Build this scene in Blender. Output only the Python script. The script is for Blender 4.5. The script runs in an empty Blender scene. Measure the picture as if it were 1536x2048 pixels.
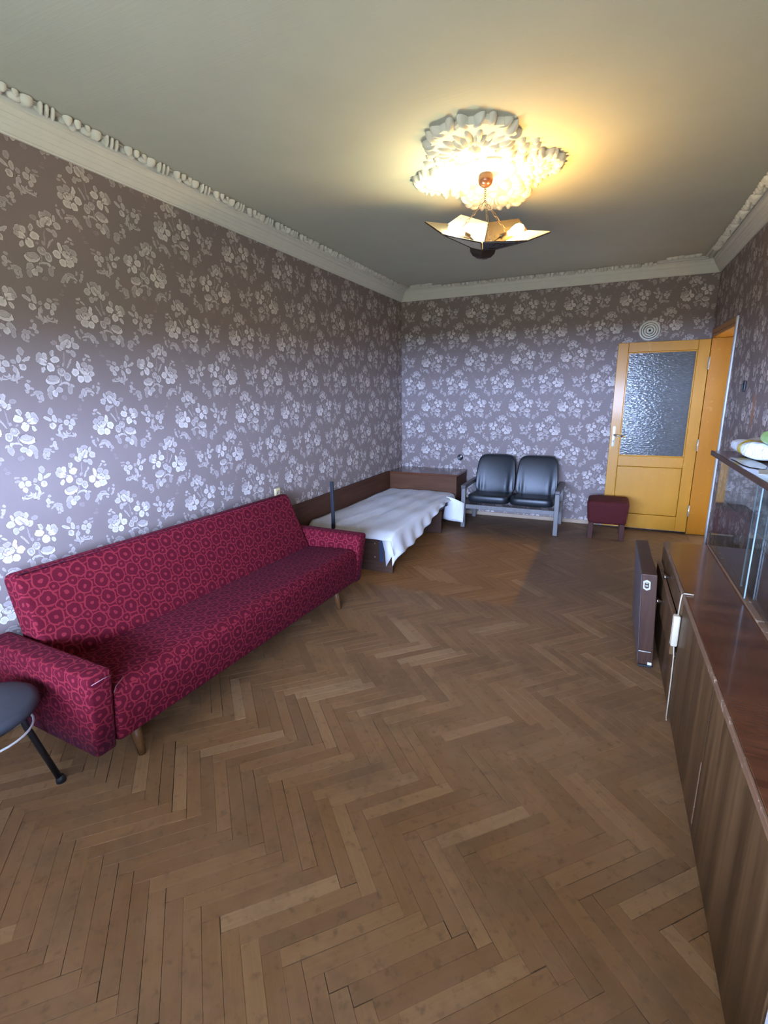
import bpy, bmesh, math, random
from mathutils import Vector, Matrix
random.seed(7)
C = bpy.context.scene.collection
SC = bpy.context.scene
PI = math.pi

# ------------------------------------------------------------------ camera
ROOM_W, ROOM_D, ROOM_N, CEIL = 3.2465, 5.8553, -0.75, 2.668     # x 0..W, y N..D
YAW, PITCH, ROLL, CAM_X, CAM_Z, FPX = 0.4253, -0.2388, -0.0143, 2.3836, 1.48, 974.13
fw = Vector((-math.sin(YAW)*math.cos(PITCH), math.cos(YAW)*math.cos(PITCH), math.sin(PITCH)))
rt = Vector((math.cos(YAW), math.sin(YAW), 0)); up = rt.cross(fw)
rt2 = rt*math.cos(ROLL) + up*math.sin(ROLL); up2 = -rt*math.sin(ROLL) + up*math.cos(ROLL)
cam_d = bpy.data.cameras.new('camera'); cam = bpy.data.objects.new('camera', cam_d); C.objects.link(cam)
cam_d.sensor_fit = 'HORIZONTAL'; cam_d.sensor_width = 36; cam_d.lens = FPX/1536*36; cam_d.clip_start = 0.02
cam.matrix_world = Matrix(((rt2.x, up2.x, -fw.x, CAM_X), (rt2.y, up2.y, -fw.y, 0), (rt2.z, up2.z, -fw.z, CAM_Z), (0, 0, 0, 1)))
SC.camera = cam

# ------------------------------------------------------------------ light
SKY_COLOR, SKY_STRENGTH = (0.42, 0.575, 1.0), 205.0
BULB_COOL, BULB_COOL_STRENGTH = (1.0, 0.97, 0.62), 340.0
BULB_WARM, BULB_WARM_STRENGTH = (1.0, 0.52, 0.12), 680.0
EXPOSURE = -0.17
SC.cycles.transparent_max_bounces = 24; SC.cycles.max_bounces = 6; SC.cycles.diffuse_bounces = 3; SC.cycles.adaptive_threshold = 0.02; SC.cycles.glossy_bounces = 3; SC.cycles.caustics_reflective = False; SC.cycles.caustics_refractive = False
SC.view_settings.view_transform = 'Standard'
SC.view_settings.look = 'None'
SC.view_settings.exposure = EXPOSURE
SC.view_settings.gamma = 1.0
SC.view_settings.use_curve_mapping = False
world = bpy.data.worlds.new('world'); SC.world = world; world.use_nodes = True
bg = world.node_tree.nodes['Background']
bg.inputs[0].default_value = SKY_COLOR + (1,); bg.inputs[1].default_value = SKY_STRENGTH
BLIND_Z = 1.60                                                    # lower edge of the roller blind drawn half down
WIN = (0.45, 3.00, 0.90, 2.25)                                    # window opening x0,x1,z0,z1 in the wall behind the camera
pl = bpy.data.lights.new('window_portal', 'AREA'); pl.shape = 'RECTANGLE'; pl.size = WIN[1]-WIN[0]; pl.size_y = BLIND_Z-WIN[2]
pl.cycles.is_portal = True
po = bpy.data.objects.new('window_portal', pl); C.objects.link(po)
po.location = ((WIN[0]+WIN[1])/2, ROOM_N-0.10, (WIN[2]+BLIND_Z)/2); po.rotation_euler = (PI/2, 0, 0)
sn = bpy.data.lights.new('sun', 'SUN'); sn.energy = 90.0; sn.color = (1.0, .90, .64); sn.angle = .01           # stands behind the house, lights the yard only
sno = bpy.data.objects.new('sun', sn); C.objects.link(sno); sno.rotation_euler = (math.radians(42), 0, math.radians(200)); sno.location = (0, 20, 30)

# ------------------------------------------------------------------ helpers: nodes
class NT:
    def __init__(s, nt): s.nt = nt
    def n(s, t, **kw):
        x = s.nt.nodes.new(t)
        for k, v in kw.items(): setattr(x, k, v)
        return x
    def l(s, a, b): s.nt.links.new(a, b)
    def setin(s, sock, v):
        if isinstance(v, bpy.types.NodeSocket): s.l(v, sock)
        elif isinstance(v, (tuple, list)) and sock.type == 'RGBA' and len(v) == 3: sock.default_value = tuple(v)+(1,)
        else: sock.default_value = v
    def m(s, op, a, b=None, c=None, clamp=False):
        x = s.n('ShaderNodeMath', operation=op); x.use_clamp = clamp
        for i, v in enumerate((a, b, c)):
            if v is not None: s.setin(x.inputs[i], v)
        return x.outputs[0]
    def vm(s, op, a, b=None, scale=None):
        x = s.n('ShaderNodeVectorMath', operation=op)
        s.setin(x.inputs[0], a)
        if b is not None: s.setin(x.inputs[1], b)
        if scale is not None: s.setin(x.inputs['Scale'], scale)
        return x.outputs['Value'] if op in ('LENGTH', 'DOT_PRODUCT', 'DISTANCE') else x.outputs[0]
    def fmix(s, f, a, b):
        x = s.n('ShaderNodeMix', data_type='FLOAT')
        s.setin(x.inputs[0], f); s.setin(x.inputs[2], a); s.setin(x.inputs[3], b); return x.outputs[0]
    def cmix(s, f, a, b, blend='MIX'):
        x = s.n('ShaderNodeMix', data_type='RGBA', blend_type=blend)
        s.setin(x.inputs[0], f); s.setin(x.inputs[6], a); s.setin(x.inputs[7], b); return x.outputs[2]
    def noise(s, vec, scale, detail=2.0, rough=0.5, dist=0.0):
        x = s.n('ShaderNodeTexNoise')
        if vec is not None: s.l(vec, x.inputs['Vector'])
        x.inputs['Scale'].default_value = scale; x.inputs['Detail'].default_value = detail
        x.inputs['Roughness'].default_value = rough; x.inputs['Distortion'].default_value = dist
        return x.outputs[0]
    def mapping(s, vec, loc=(0, 0, 0), rot=(0, 0, 0), scale=(1, 1, 1), t='POINT'):
        x = s.n('ShaderNodeMapping', vector_type=t); s.l(vec, x.inputs[0])
        x.inputs[1].default_value = loc; x.inputs[2].default_value = rot; x.inputs[3].default_value = scale
        return x.outputs[0]
    def ramp(s, f, stops):
        x = s.n('ShaderNodeValToRGB'); s.setin(x.inputs[0], f); cr = x.color_ramp
        while len(cr.elements) > 1: cr.elements.remove(cr.elements[-1])
        cr.elements[0].position = stops[0][0]; cr.elements[0].color = tuple(stops[0][1])+(1,)
        for p, c in stops[1:]:
            e = cr.elements.new(p); e.color = tuple(c)+(1,)
        return x.outputs[0]
    def maprange(s, v, a, b, c=0.0, d=1.0, smooth=False):
        x = s.n('ShaderNodeMapRange'); x.interpolation_type = 'SMOOTHSTEP' if smooth else 'LINEAR'
        s.setin(x.inputs[0], v)
        for i, k in enumerate((a, b, c, d)): x.inputs[i+1].default_value = k
        return x.outputs[0]
    def bump(s, h, strength=0.3, dist=0.01):
        x = s.n('ShaderNodeBump'); x.inputs['Strength'].default_value = strength; x.inputs['Distance'].default_value = dist
        s.l(h, x.inputs['Height']); return x.outputs[0]

MATS = {}
def new_mat(name):
    m = bpy.data.materials.new(name); m.use_nodes = True
    t = NT(m.node_tree); b = m.node_tree.nodes['Principled BSDF']; MATS[name] = m
    return m, t, b
def simple(name, col, rough=0.5, metal=0.0, spec=0.5, var=0.12, scale=30.0, bump=0.0, coat=0.0):
    m, t, b = new_mat(name)
    g = t.n('ShaderNodeTexCoord').outputs['Object']
    f = t.noise(g, scale, 3)
    c = t.cmix(f, tuple(x*(1-var) for x in col), tuple(min(1, x*(1+var)) for x in col))
    t.l(c, b.inputs['Base Color']); b.inputs['Roughness'].default_value = rough
    b.inputs['Metallic'].default_value = metal; b.inputs['Specular IOR Level'].default_value = spec
    b.inputs['Coat Weight'].default_value = coat
    if bump: t.l(t.bump(f, bump, 0.004), b.inputs['Normal'])
    return m

# ------------------------------------------------------------------ wallpaper print (flat print, node based)
WP_W, WP_H = 0.535, 0.263
# the motif's petals, drawn on a sheet of 2900 units to the metre: x, y (down), half width, half height, rotation, brightness (0 = cut back to the ground)
MOTIF_SHEET = [
    # crown of scrolls, small cluster
    (320, 840, 62, 26, 5, .38), (322, 905, 95, 55, 0, .50), (300, 938, 76, 52, 0, 0), (400, 892, 22, 62, 38, .48), (366, 925, 18, 55, 30, .55), (442, 968, 36, 28, -30, .40), (262, 922, 26, 18, 20, .5), (424, 1022, 14, 26, -20, .28),
    (152, 822, 20, 50, 22, .48), (226, 790, 15, 36, 20, .44), (135, 726, 18, 20, 0, .48), (182, 882, 20, 18, -40, .42), (150, 782, 26, 14, 0, .5),
    (1025, 992, 62, 34, 5, .36), (982, 1058, 24, 52, 0, .42), (1034, 1052, 20, 44, -25, .46), (1100, 1030, 30, 14, -20, .42), (1142, 922, 30, 50, -12, .52), (1092, 940, 24, 16, 20, .5), (1120, 840, 24, 22, 0, .42), (1156, 992, 28, 26, 20, .46), (1020, 1118, 26, 16, 0, .4),
    (680, 1018, 46, 40, 0, .14), (700, 1015, 12, 34, 0, .20), (490, 1180, 40, 22, 0, .14), (470, 1120, 26, 30, 0, .10),
    # little flowers and scroll of the sprig
    (1290, 755, 76, 116, 0, .52), (1316, 742, 64, 104, 0, 0), (1385, 822, 84, 44, -8, .50), (1390, 796, 74, 44, 0, 0), (1366, 792, 42, 34, 0, .50), (1378, 780, 32, 26, 0, 0), (1262, 700, 22, 40, 0, .5), (1300, 810, 16, 44, 30, .55),
    (1224, 806, 50, 16, -22, .46), (1264, 864, 13, 28, -5, .46), (1436, 848, 11, 40, 22, .5),
    (1154, 424, 38, 56, -8, .38), (1098, 524, 62, 26, -30, .60), (1194, 540, 32, 60, 8, .58), (1158, 646, 44, 48, 0, .74), (1150, 632, 16, 24, 0, .45), (1264, 590, 30, 34, 0, .36),
    (1355, 634, 42, 46, 20, .60), (1440, 646, 36, 54, 12, .60), (1404, 724, 32, 44, -10, .64), (1390, 556, 34, 30, 0, .46), (1482, 542, 40, 18, 5, .32), (1484, 596, 40, 16, 0, .32),
    # stems, blades, buds
    (600, 420, 8, 112, 6, .30), (690, 750, 14, 66, 5, .32), (522, 450, 13, 62, 36, .50), (552, 506, 11, 66, 30, .48), (626, 516, 18, 28, 0, .36), (706, 548, 22, 20, 0, .3),
    (662, 632, 54, 60, 15, .58), (664, 620, 34, 36, 15, .34), (658, 614, 16, 17, 0, .62), (588, 690, 48, 66, 0, .60), (590, 682, 28, 36, 0, .34), (588, 686, 12, 15, 0, .64), (586, 738, 22, 20, 0, .7),
    # leaves and lower blossom
    (580, 878, 38, 78, 8, .34), (652, 822, 80, 44, -12, .56), (664, 850, 66, 40, -12, 0), (540, 812, 30, 18, 25, .52),
    (800, 768, 100, 72, -14, .74), (792, 742, 78, 44, -8, .38), (780, 762, 66, 6, 6, .62), (790, 744, 66, 5, 4, .58), (800, 726, 58, 5, 2, .54),
    (850, 934, 50, 84, 24, .42), (872, 1014, 28, 60, -12, .32), (734, 906, 50, 42, 0, .54), (796, 966, 42, 54, 14, .74), (770, 930, 22, 26, 0, .5),
    # upper bloom
    (706, 206, 46, 36, 0, .26), (516, 76, 58, 42, 0, .38), (404, 192, 50, 52, 10, .58), (456, 314, 36, 52, -14, .48), (522, 296, 42, 24, 20, .50), (436, 108, 20, 52, 18, .62), (604, 136, 28, 54, -12, .60), (566, 104, 26, 30, 0, .42),
    (640, 268, 34, 52, -42, .66), (588, 226, 38, 68, 24, .68), (516, 176, 48, 72, 18, .80), (546, 214, 9, 76, 36, .28), (500, 150, 14, 40, 10, .55), (560, 180, 12, 40, 10, .7),
    # open flower
    (938, 470, 40, 82, 22, .46), (758, 366, 28, 52, 20, .66), (768, 370, 8, 40, 20, .36), (860, 430, 36, 50, -8, .70), (728, 460, 62, 52, -6, .86), (804, 586, 52, 66, -6, .92), (906, 636, 26, 48, 30, .72), (902, 520, 62, 48, 12, .92), (940, 512, 18, 34, 0, .5), (824, 470, 9, 56, 6, .16), (846, 540, 30, 12, 30, .3),
    # rose
    (234, 492, 52, 48, 0, .44), (320, 456, 50, 42, 0, .40), (226, 584, 50, 46, -10, .66), (408, 494, 28, 76, -8, .90), (464, 600, 54, 60, 0, .92), (302, 668, 66, 62, 0, .82), (396, 694, 50, 56, 0, .94),
    (322, 562, 74, 58, 14, .84), (316, 540, 52, 38, 14, .34), (336, 576, 46, 28, 18, .92), (302, 528, 36, 24, 30, .62), (322, 546, 18, 12, 20, .20), (350, 540, 14, 30, -12, .7),
    (250, 308, 36, 18, 20, .62), (226, 364, 26, 17, 0, .48), (302, 366, 38, 15, -36, .58)]
MOTIF = [((cx-340)*.000343, (585-cy+.137*(cx-340))*.000306, hx*.000343, hy*.000306, rot, b) for cx, cy, hx, hy, rot, b in MOTIF_SHEET]
WP_MIRROR = 0.475
def motif_images():
    out = []
    for order, (x, y, rx, ry, rot, b) in enumerate(MOTIF):
        for a in (-1, 0, 1):
            for k in (-2, -1, 0, 1, 2):
                X, Y, Q = (x, y, rot) if a == 0 else (WP_MIRROR-x, y+a*WP_H, -rot)
                out.append((X+k*WP_W, Y, rx, ry, Q, b, order))
    return sorted(out, key=lambda e: e[6])
WP_BASE = ((.138, .096, .086), (.168, .120, .108)); WP_PRINT = (.66, .59, .53)
def floral_group():
    """rose print of a 0.53 m roll: every second row is mirrored; the cell is split into zones that each paint only their own petals"""
    g = bpy.data.node_groups.new('floral_print', 'ShaderNodeTree')
    for n in ('U', 'V', 'Gain'): g.interface.new_socket(n, in_out='INPUT', socket_type='NodeSocketFloat')
    for n in ('Ground', 'Print'): g.interface.new_socket(n, in_out='INPUT', socket_type='NodeSocketColor')
    g.interface.new_socket('Shader', in_out='OUTPUT', socket_type='NodeSocketShader')
    t = NT(g); gi = t.n('NodeGroupInput'); go = t.n('NodeGroupOutput')
    U, V, gain, base, lite = gi.outputs[:5]
    cv = t.n('ShaderNodeCombineXYZ'); t.l(U, cv.inputs[0]); t.l(V, cv.inputs[1])
    nz = t.n('ShaderNodeTexNoise'); nz.noise_dimensions = '2D'; t.l(cv.outputs[0], nz.inputs['Vector'])
    nz.inputs['Scale'].default_value = 70; nz.inputs['Detail'].default_value = 1.0
    wob = t.m('MULTIPLY_ADD', nz.outputs[0], 0.009, -0.0045)
    V2 = t.m('ADD', V, wob); U2 = t.m('SUBTRACT', U, wob)
    j = t.m('FLOOR', t.m('DIVIDE', V2, WP_H)); vw = t.m('SUBTRACT', V2, t.m('MULTIPLY', j, WP_H))
    p = t.m('FLOORED_MODULO', j, 2.0)
    um = t.m('ADD', t.m('MULTIPLY', U2, t.m('MULTIPLY_ADD', p, -2.0, 1.0)), t.m('MULTIPLY', p, WP_MIRROR))
    uw = t.m('FLOORED_MODULO', um, WP_W)
    c3 = t.n('ShaderNodeCombineXYZ'); t.l(uw, c3.inputs[0]); t.l(vw, c3.inputs[1]); c3.inputs[2].default_value = 1.0
    vec = c3.outputs[0]
    GROUND = .11
    def leaf(els):
        val = None
        for (x, y, rx, ry, rot, bb, _) in els:
            cr, sr = math.cos(math.radians(rot)), math.sin(math.radians(rot))
            pa = t.vm('DOT_PRODUCT', vec, (cr/rx, sr/rx, -(x*cr+y*sr)/rx))
            pb = t.vm('DOT_PRODUCT', vec, (-sr/ry, cr/ry, (x*sr-y*cr)/ry))
            d2 = t.m('MULTIPLY_ADD', pb, pb, t.m('MULTIPLY', pa, pa))
            if bb == 0: val = t.fmix(t.m('LESS_THAN', d2, 1.0), val if val is not None else GROUND, GROUND); continue
            br = t.m('MULTIPLY_ADD', t.m('MULTIPLY_ADD', d2, .38*bb, .66*bb+.05), t.m('LESS_THAN', d2, 1.0), .02)          # lighter towards the rim, thin dark outline outside it
            val = t.fmix(t.m('LESS_THAN', d2, 1.22), GROUND if val is None else val, br)
        bs = t.n('ShaderNodeBsdfPrincipled'); bs.inputs['Roughness'].default_value = .62; bs.inputs['Specular IOR Level'].default_value = .3
        if val is None: val = t.m('ADD', GROUND, 0.0)
        t.l(t.cmix(t.m('MULTIPLY', val, gain, clamp=True), base, lite), bs.inputs['Base Color'])
        return bs.outputs[0]
    def hit(e, r): # does the ellipse reach into the zone?
        cr, sr = math.cos(math.radians(e[4])), math.sin(math.radians(e[4]))
        hx, hy = 1.1*math.hypot(e[2]*cr, e[3]*sr), 1.1*math.hypot(e[2]*sr, e[3]*cr)
        return e[0]+hx > r[0] and e[0]-hx < r[1] and e[1]+hy > r[2] and e[1]-hy < r[3]
    def tree(els, r, depth):
        els = [e for e in els if hit(e, r)]
        if depth == 0 or len(els) <= 5: return leaf(els)
        best = None
        for ax in (0, 1):
            lo, hi = (r[0], r[1]) if ax == 0 else (r[2], r[3])
            for q in range(2, 9):
                s = lo+(hi-lo)*q/10
                ra, rb = ((r[0], s, r[2], r[3]), (s, r[1], r[2], r[3])) if ax == 0 else ((r[0], r[1], r[2], s), (r[0], r[1], s, r[3]))
                na, nb = sum(hit(e, ra) for e in els), sum(hit(e, rb) for e in els)
                fa = (q/10); cost = na*fa+nb*(1-fa)+.3*max(na, nb)
                if best is None or cost < best[0]: best = (cost, ax, s, ra, rb)
        _, ax, s, ra, rb = best
        fac = t.m('GREATER_THAN', uw if ax == 0 else vw, s)
        A = tree(els, ra, depth-1); B = tree(els, rb, depth-1)
        mx = t.n('ShaderNodeMixShader'); t.l(fac, mx.inputs[0]); t.l(A, mx.inputs[1]); t.l(B, mx.inputs[2]); return mx.outputs[0]
    t.l(tree(motif_images(), (0, WP_W, 0, WP_H), 4), go.inputs[0])
    return g
FLORAL = floral_group()
def wallpaper(name, axis, u0, v0, orange_patch=False):
    m, t, b = new_mat(name); m.node_tree.nodes.remove(b); out = [q for q in m.node_tree.nodes if q.type == 'OUTPUT_MATERIAL'][0]
    pos = t.n('ShaderNodeNewGeometry').outputs['Position']
    U = t.m('SUBTRACT', t.vm('DOT_PRODUCT', pos, axis), u0); V = t.m('SUBTRACT', t.vm('DOT_PRODUCT', pos, (0, 0, 1)), v0)
    fine = t.noise(pos, 260, 1); broad = t.noise(pos, 6, 2)
    base = t.cmix(broad, WP_BASE[0], WP_BASE[1]); lite = WP_PRINT
    if orange_patch:  # small orange patch with a ragged edge, tints ground and print
        q = t.mapping(pos, (0, 3.93, 1.34), (0, 0, 0), (1, .05, .13), 'TEXTURE')
        q = t.mapping(q, (0, 0, 0), (0, 0, 0), (0, 1, 1))
        d = t.m('ADD', t.vm('LENGTH', q), t.m('MULTIPLY_ADD', broad, 1.6, -.8)); k = t.maprange(d, 1.0, .5, 0, .45)
        base = t.cmix(k, base, (.50, .20, .07)); lite = t.cmix(k, lite, (.50, .20, .07))
    gr = t.n('ShaderNodeGroup'); gr.node_tree = FLORAL
    for i, v in enumerate((U, V, t.m('MULTIPLY_ADD', fine, 0.45, 0.80), base, lite)): t.setin(gr.inputs[i], v)
    t.l(gr.outputs[0], out.inputs[0]); return m
M_WPL = wallpaper('wallpaper_left', (0, 1, 0), 1.7405, 1.863)
M_WPB = wallpaper('wallpaper_back', (1, 0, 0), 0.319, 1.306)
M_WPR = wallpaper('wallpaper_right', (0, -1, 0), -3.10, 1.306, orange_patch=True)
M_WPN = wallpaper('wallpaper_near', (-1, 0, 0), -1.0, 1.306)

# ------------------------------------------------------------------ other materials
def mat_ceiling():
    m, t, b = new_mat('ceiling_paint')
    p = t.n('ShaderNodeNewGeometry').outputs['Position']
    n1 = t.noise(p, 3.0, 4); n2 = t.noise(t.mapping(p, scale=(2, 40, 1)), 3.0, 3)
    c = t.cmix(n1, (.50, .51, .425), (.58, .59, .495))
    t.l(c, b.inputs['Base Color']); b.inputs['Roughness'].default_value = .85
    t.l(t.bump(n2, .18, .004), b.inputs['Normal']); return m
M_CEIL = mat_ceiling()
M_PLASTER = simple('white_plaster', (.72, .71, .63), .7, spec=.3, var=.06, scale=14, bump=.06)

def mat_floor():
    m, t, b = new_mat('oak_parquet')
    uv = t.n('ShaderNodeUVMap').outputs[0]
    geo = t.n('ShaderNodeNewGeometry'); pos = geo.outputs['Position']
    rnd = t.m('FRACT', t.m('ADD', t.n('ShaderNodeObjectInfo').outputs['Random'], geo.outputs['Random Per Island']))
    rnd2 = t.m('FRACT', t.m('MULTIPLY', rnd, 17.37))
    off = t.n('ShaderNodeCombineXYZ'); t.l(t.m('MULTIPLY', rnd, 40), off.inputs[0]); t.l(t.m('MULTIPLY', rnd2, 30), off.inputs[1])
    gv = t.vm('ADD', uv, off.outputs[0])
    grain = t.noise(t.mapping(gv, scale=(5, 90, 1)), 1.0, 4, .6, .6)
    fine = t.noise(t.mapping(gv, scale=(25, 420, 1)), 1.0, 2)
    tone = t.ramp(rnd, [(0, (.178, .080, .026)), (.30, (.225, .104, .035)), (.60, (.262, .125, .044)), (.86, (.300, .148, .054)), (.94, (.370, .196, .079)), (1, (.450, .262, .120))])
    c = t.cmix(t.m('MULTIPLY_ADD', grain, 1.5, -.40, clamp=True), t.cmix(.42, tone, (.090, .040, .014)), tone)
    c = t.cmix(t.m('MULTIPLY', fine, .28), c, (.110, .055, .022))
    # worn, dusty traffic zone against the well kept rectangle where a rug used to lie
    sx = t.n('ShaderNodeSeparateXYZ'); t.l(pos, sx.inputs[0])
    w = t.m('MULTIPLY_ADD', t.noise(pos, 9, 3), .10, -.05)
    ex = t.maprange(t.m('ADD', sx.outputs[0], t.m('MULTIPLY', w, .4)), 1.905, 1.865)
    ey = t.maprange(t.m('ADD', sx.outputs[1], w), 3.22, 3.34)
    ey2 = t.maprange(t.m('ADD', sx.outputs[1], t.m('MULTIPLY', w, 3)), 5.05, 4.75)
    rug = t.m('MULTIPLY', ex, t.m('MULTIPLY', ey, ey2))
    dirt = t.noise(pos, 4.5, 5, .65); spots = t.noise(pos, 28, 4, .6)
    dust = t.cmix(.50, c, (.262, .152, .080))
    worn = t.m('MULTIPLY', t.m('SUBTRACT', 1.0, rug), t.maprange(dirt, .30, .62, .25, .85))
    c = t.cmix(worn, c, dust)
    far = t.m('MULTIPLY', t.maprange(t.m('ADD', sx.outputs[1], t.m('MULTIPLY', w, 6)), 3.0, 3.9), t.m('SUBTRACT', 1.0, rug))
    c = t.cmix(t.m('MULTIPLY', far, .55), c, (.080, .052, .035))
    c = t.cmix(t.maprange(spots, .56, .74, 0, .50), c, (.07, .036, .016))
    c = t.cmix(t.maprange(t.noise(pos, 2.2, 5, .7), .50, .72, 0, .55), c, (.085, .046, .022))
    warm = t.m('MULTIPLY', rug, .35); c = t.cmix(warm, c, (.34, .140, .038))
    t.l(c, b.inputs['Base Color'])
    t.l(t.m('MULTIPLY_ADD', dirt, .25, .38), b.inputs['Roughness']); b.inputs['Specular IOR Level'].default_value = .22
    t.l(t.bump(t.m('ADD', grain, fine), .10, .002), b.inputs['Normal']); return m
M_FLOOR = mat_floor()
M_SUBFLOOR = simple('dark_subfloor', (.018, .012, .008), .9)

def mat_wood(name, a, bcol, rough, scale=(1.2, 14, 14), coat=0.0, spec=.5, axis_rot=(0, 0, 0), fleck=None):
    m, t, b = new_mat(name)
    p = t.n('ShaderNodeTexCoord').outputs['Object']
    q = t.mapping(p, rot=axis_rot, scale=scale)
    g = t.noise(q, 1.0, 4, .6, 1.2); f = t.noise(t.mapping(q, scale=(3, 7, 7)), 2.0, 2)
    c = t.cmix(t.maprange(g, .28, .72), a, bcol); c = t.cmix(t.m('MULTIPLY', f, .35), c, tuple(x*.55 for x in a))
    if fleck:
        c = t.cmix(t.maprange(t.noise(p, 22, 3, .7), .60, .68, 0, .8), c, fleck)
    t.l(c, b.inputs['Base Color']); b.inputs['Roughness'].default_value = rough
    b.inputs['Specular IOR Level'].default_value = spec; b.inputs['Coat Weight'].default_value = coat; b.inputs['Coat Roughness'].default_value = .08
    t.l(t.bump(f, .05, .002), b.inputs['Normal']); return m
M_VENEER = mat_wood('polished_walnut_front', (.026, .010, .003), (.175, .090, .034), .45, (7, 11, .35), coat=.0, spec=.2)
M_VENEER_TOP = mat_wood('polished_walnut_top', (.060, .018, .007), (.155, .052, .020), .22, (1.0, 9, 8), coat=.35)
M_EDGE = mat_wood('worn_edging', (.13, .060, .028), (.20, .105, .052), .45, (20, 1, 20), fleck=(.55, .40, .26))
M_BEDWOOD = mat_wood('bed_walnut', (.050, .019, .010), (.095, .040, .021), .5, (1.4, 1.4, 22), spec=.15)
M_CHESTWOOD = mat_wood('chest_walnut', (.085, .034, .016), (.125, .054, .026), .5, (1.4, 1.4, 20), spec=.15)
M_BEDFOOT = mat_wood('bed_foot_plywood', (.055, .026, .016), (.100, .052, .032), .6, (1.4, 1.4, 22), spec=.15)
M_PALEWOOD = mat_wood('pale_lath', (.34, .24, .15), (.46, .34, .22), .6, (2, 18, 18))
M_CASE = mat_wood('dark_case_veneer', (.040, .018, .010), (.080, .036, .020), .45, (20, 20, 1.5), coat=.0, spec=.25)
M_LEGWOOD = mat_wood('sofa_leg_wood', (.10, .042, .014), (.17, .078, .027), .45, (12, 12, 2), spec=.2)
M_OTTLEG = mat_wood('stool_leg_wood', (.050, .018, .012), (.080, .030, .020), .5, (12, 12, 2), spec=.15)
M_CASEDGE = simple('case_edging', (.12, .10, .10), .4)

def mat_door(name, a, bcol):
    m, t, b = new_mat(name)
    p = t.n('ShaderNodeTexCoord').outputs['Object']
    g = t.noise(t.mapping(p, scale=(9, 9, .7)), 1.5, 4, .6, .8); s = t.noise(p, 16, 4, .65)
    c = t.cmix(g, a, bcol)
    c = t.cmix(t.maprange(s, .62, .74, 0, .45), c, (.58, .34, .08))
    t.l(c, b.inputs['Base Color']); b.inputs['Roughness'].default_value = .38; b.inputs['Specular IOR Level'].default_value = .3; b.inputs['Coat Weight'].default_value = .10; b.inputs['Coat Roughness'].default_value = .12
    t.l(t.bump(t.m('ADD', g, s), .12, .006), b.inputs['Normal']); return m
M_DOOR = mat_door('honey_varnish', (.43, .190, .010), (.52, .250, .020))
M_JAMB = mat_door('amber_varnish', (.38, .145, .006), (.45, .19, .010))
M_WHITETRIM = simple('chipped_white_paint', (.66, .66, .62), .6, var=.15, scale=18)

def mat_reeded_glass():
    m, t, b = new_mat('pebbled_glass')
    p = t.n('ShaderNodeTexCoord').outputs['Object']
    q = t.mapping(p, scale=(38, 38, 95))
    v = t.n('ShaderNodeTexVoronoi'); v.feature = 'SMOOTH_F1'; t.l(q, v.inputs['Vector']); v.inputs['Scale'].default_value = 1.0
    n = t.noise(t.mapping(p, scale=(30, 30, 130)), 1.0, 2)
    h = t.m('ADD', v.outputs['Distance'], n)
    c = t.cmix(n, (.055, .058, .055), (.150, .155, .145))
    t.l(c, b.inputs['Base Color']); b.inputs['Roughness'].default_value = .08; b.inputs['Specular IOR Level'].default_value = .30
    t.l(t.bump(h, .16, .008), b.inputs['Normal']); return m
M_PEBBLE = mat_reeded_glass()

def mat_clear_glass(name, tint=(.93, .96, .95), r0=1.5):
    m = bpy.data.materials.new(name); m.use_nodes = True; t = NT(m.node_tree); MATS[name] = m
    for x in list(m.node_tree.nodes): m.node_tree.nodes.remove(x)
    o = t.n('ShaderNodeOutputMaterial'); tr = t.n('ShaderNodeBsdfTransparent'); gl = t.n('ShaderNodeBsdfGlossy'); ge = t.n('ShaderNodeNewGeometry')
    p = t.n('ShaderNodeTexCoord').outputs['Object']
    t.l(t.cmix(t.noise(p, 5, 3), tint, tuple(min(1, x*1.03) for x in tint)), tr.inputs[0])
    gl.inputs['Roughness'].default_value = .015
    ct = t.m('SUBTRACT', 1.0, t.m('ABSOLUTE', t.vm('DOT_PRODUCT', ge.outputs['Normal'], ge.outputs['Incoming'])), clamp=True)
    fr = t.m('MULTIPLY_ADD', t.m('POWER', ct, 5.0), .90, .04)                      # Schlick reflectance of thin plate glass
    mx = t.n('ShaderNodeMixShader'); t.l(fr, mx.inputs[0]); t.l(tr.outputs[0], mx.inputs[1]); t.l(gl.outputs[0], mx.inputs[2]); t.l(mx.outputs[0], o.inputs[0])
    return m
M_GLASS = mat_clear_glass('cabinet_glass')
M_GLASSEDGE = simple('green_glass_edge', (.16, .21, .20), .15, spec=.8)

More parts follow.
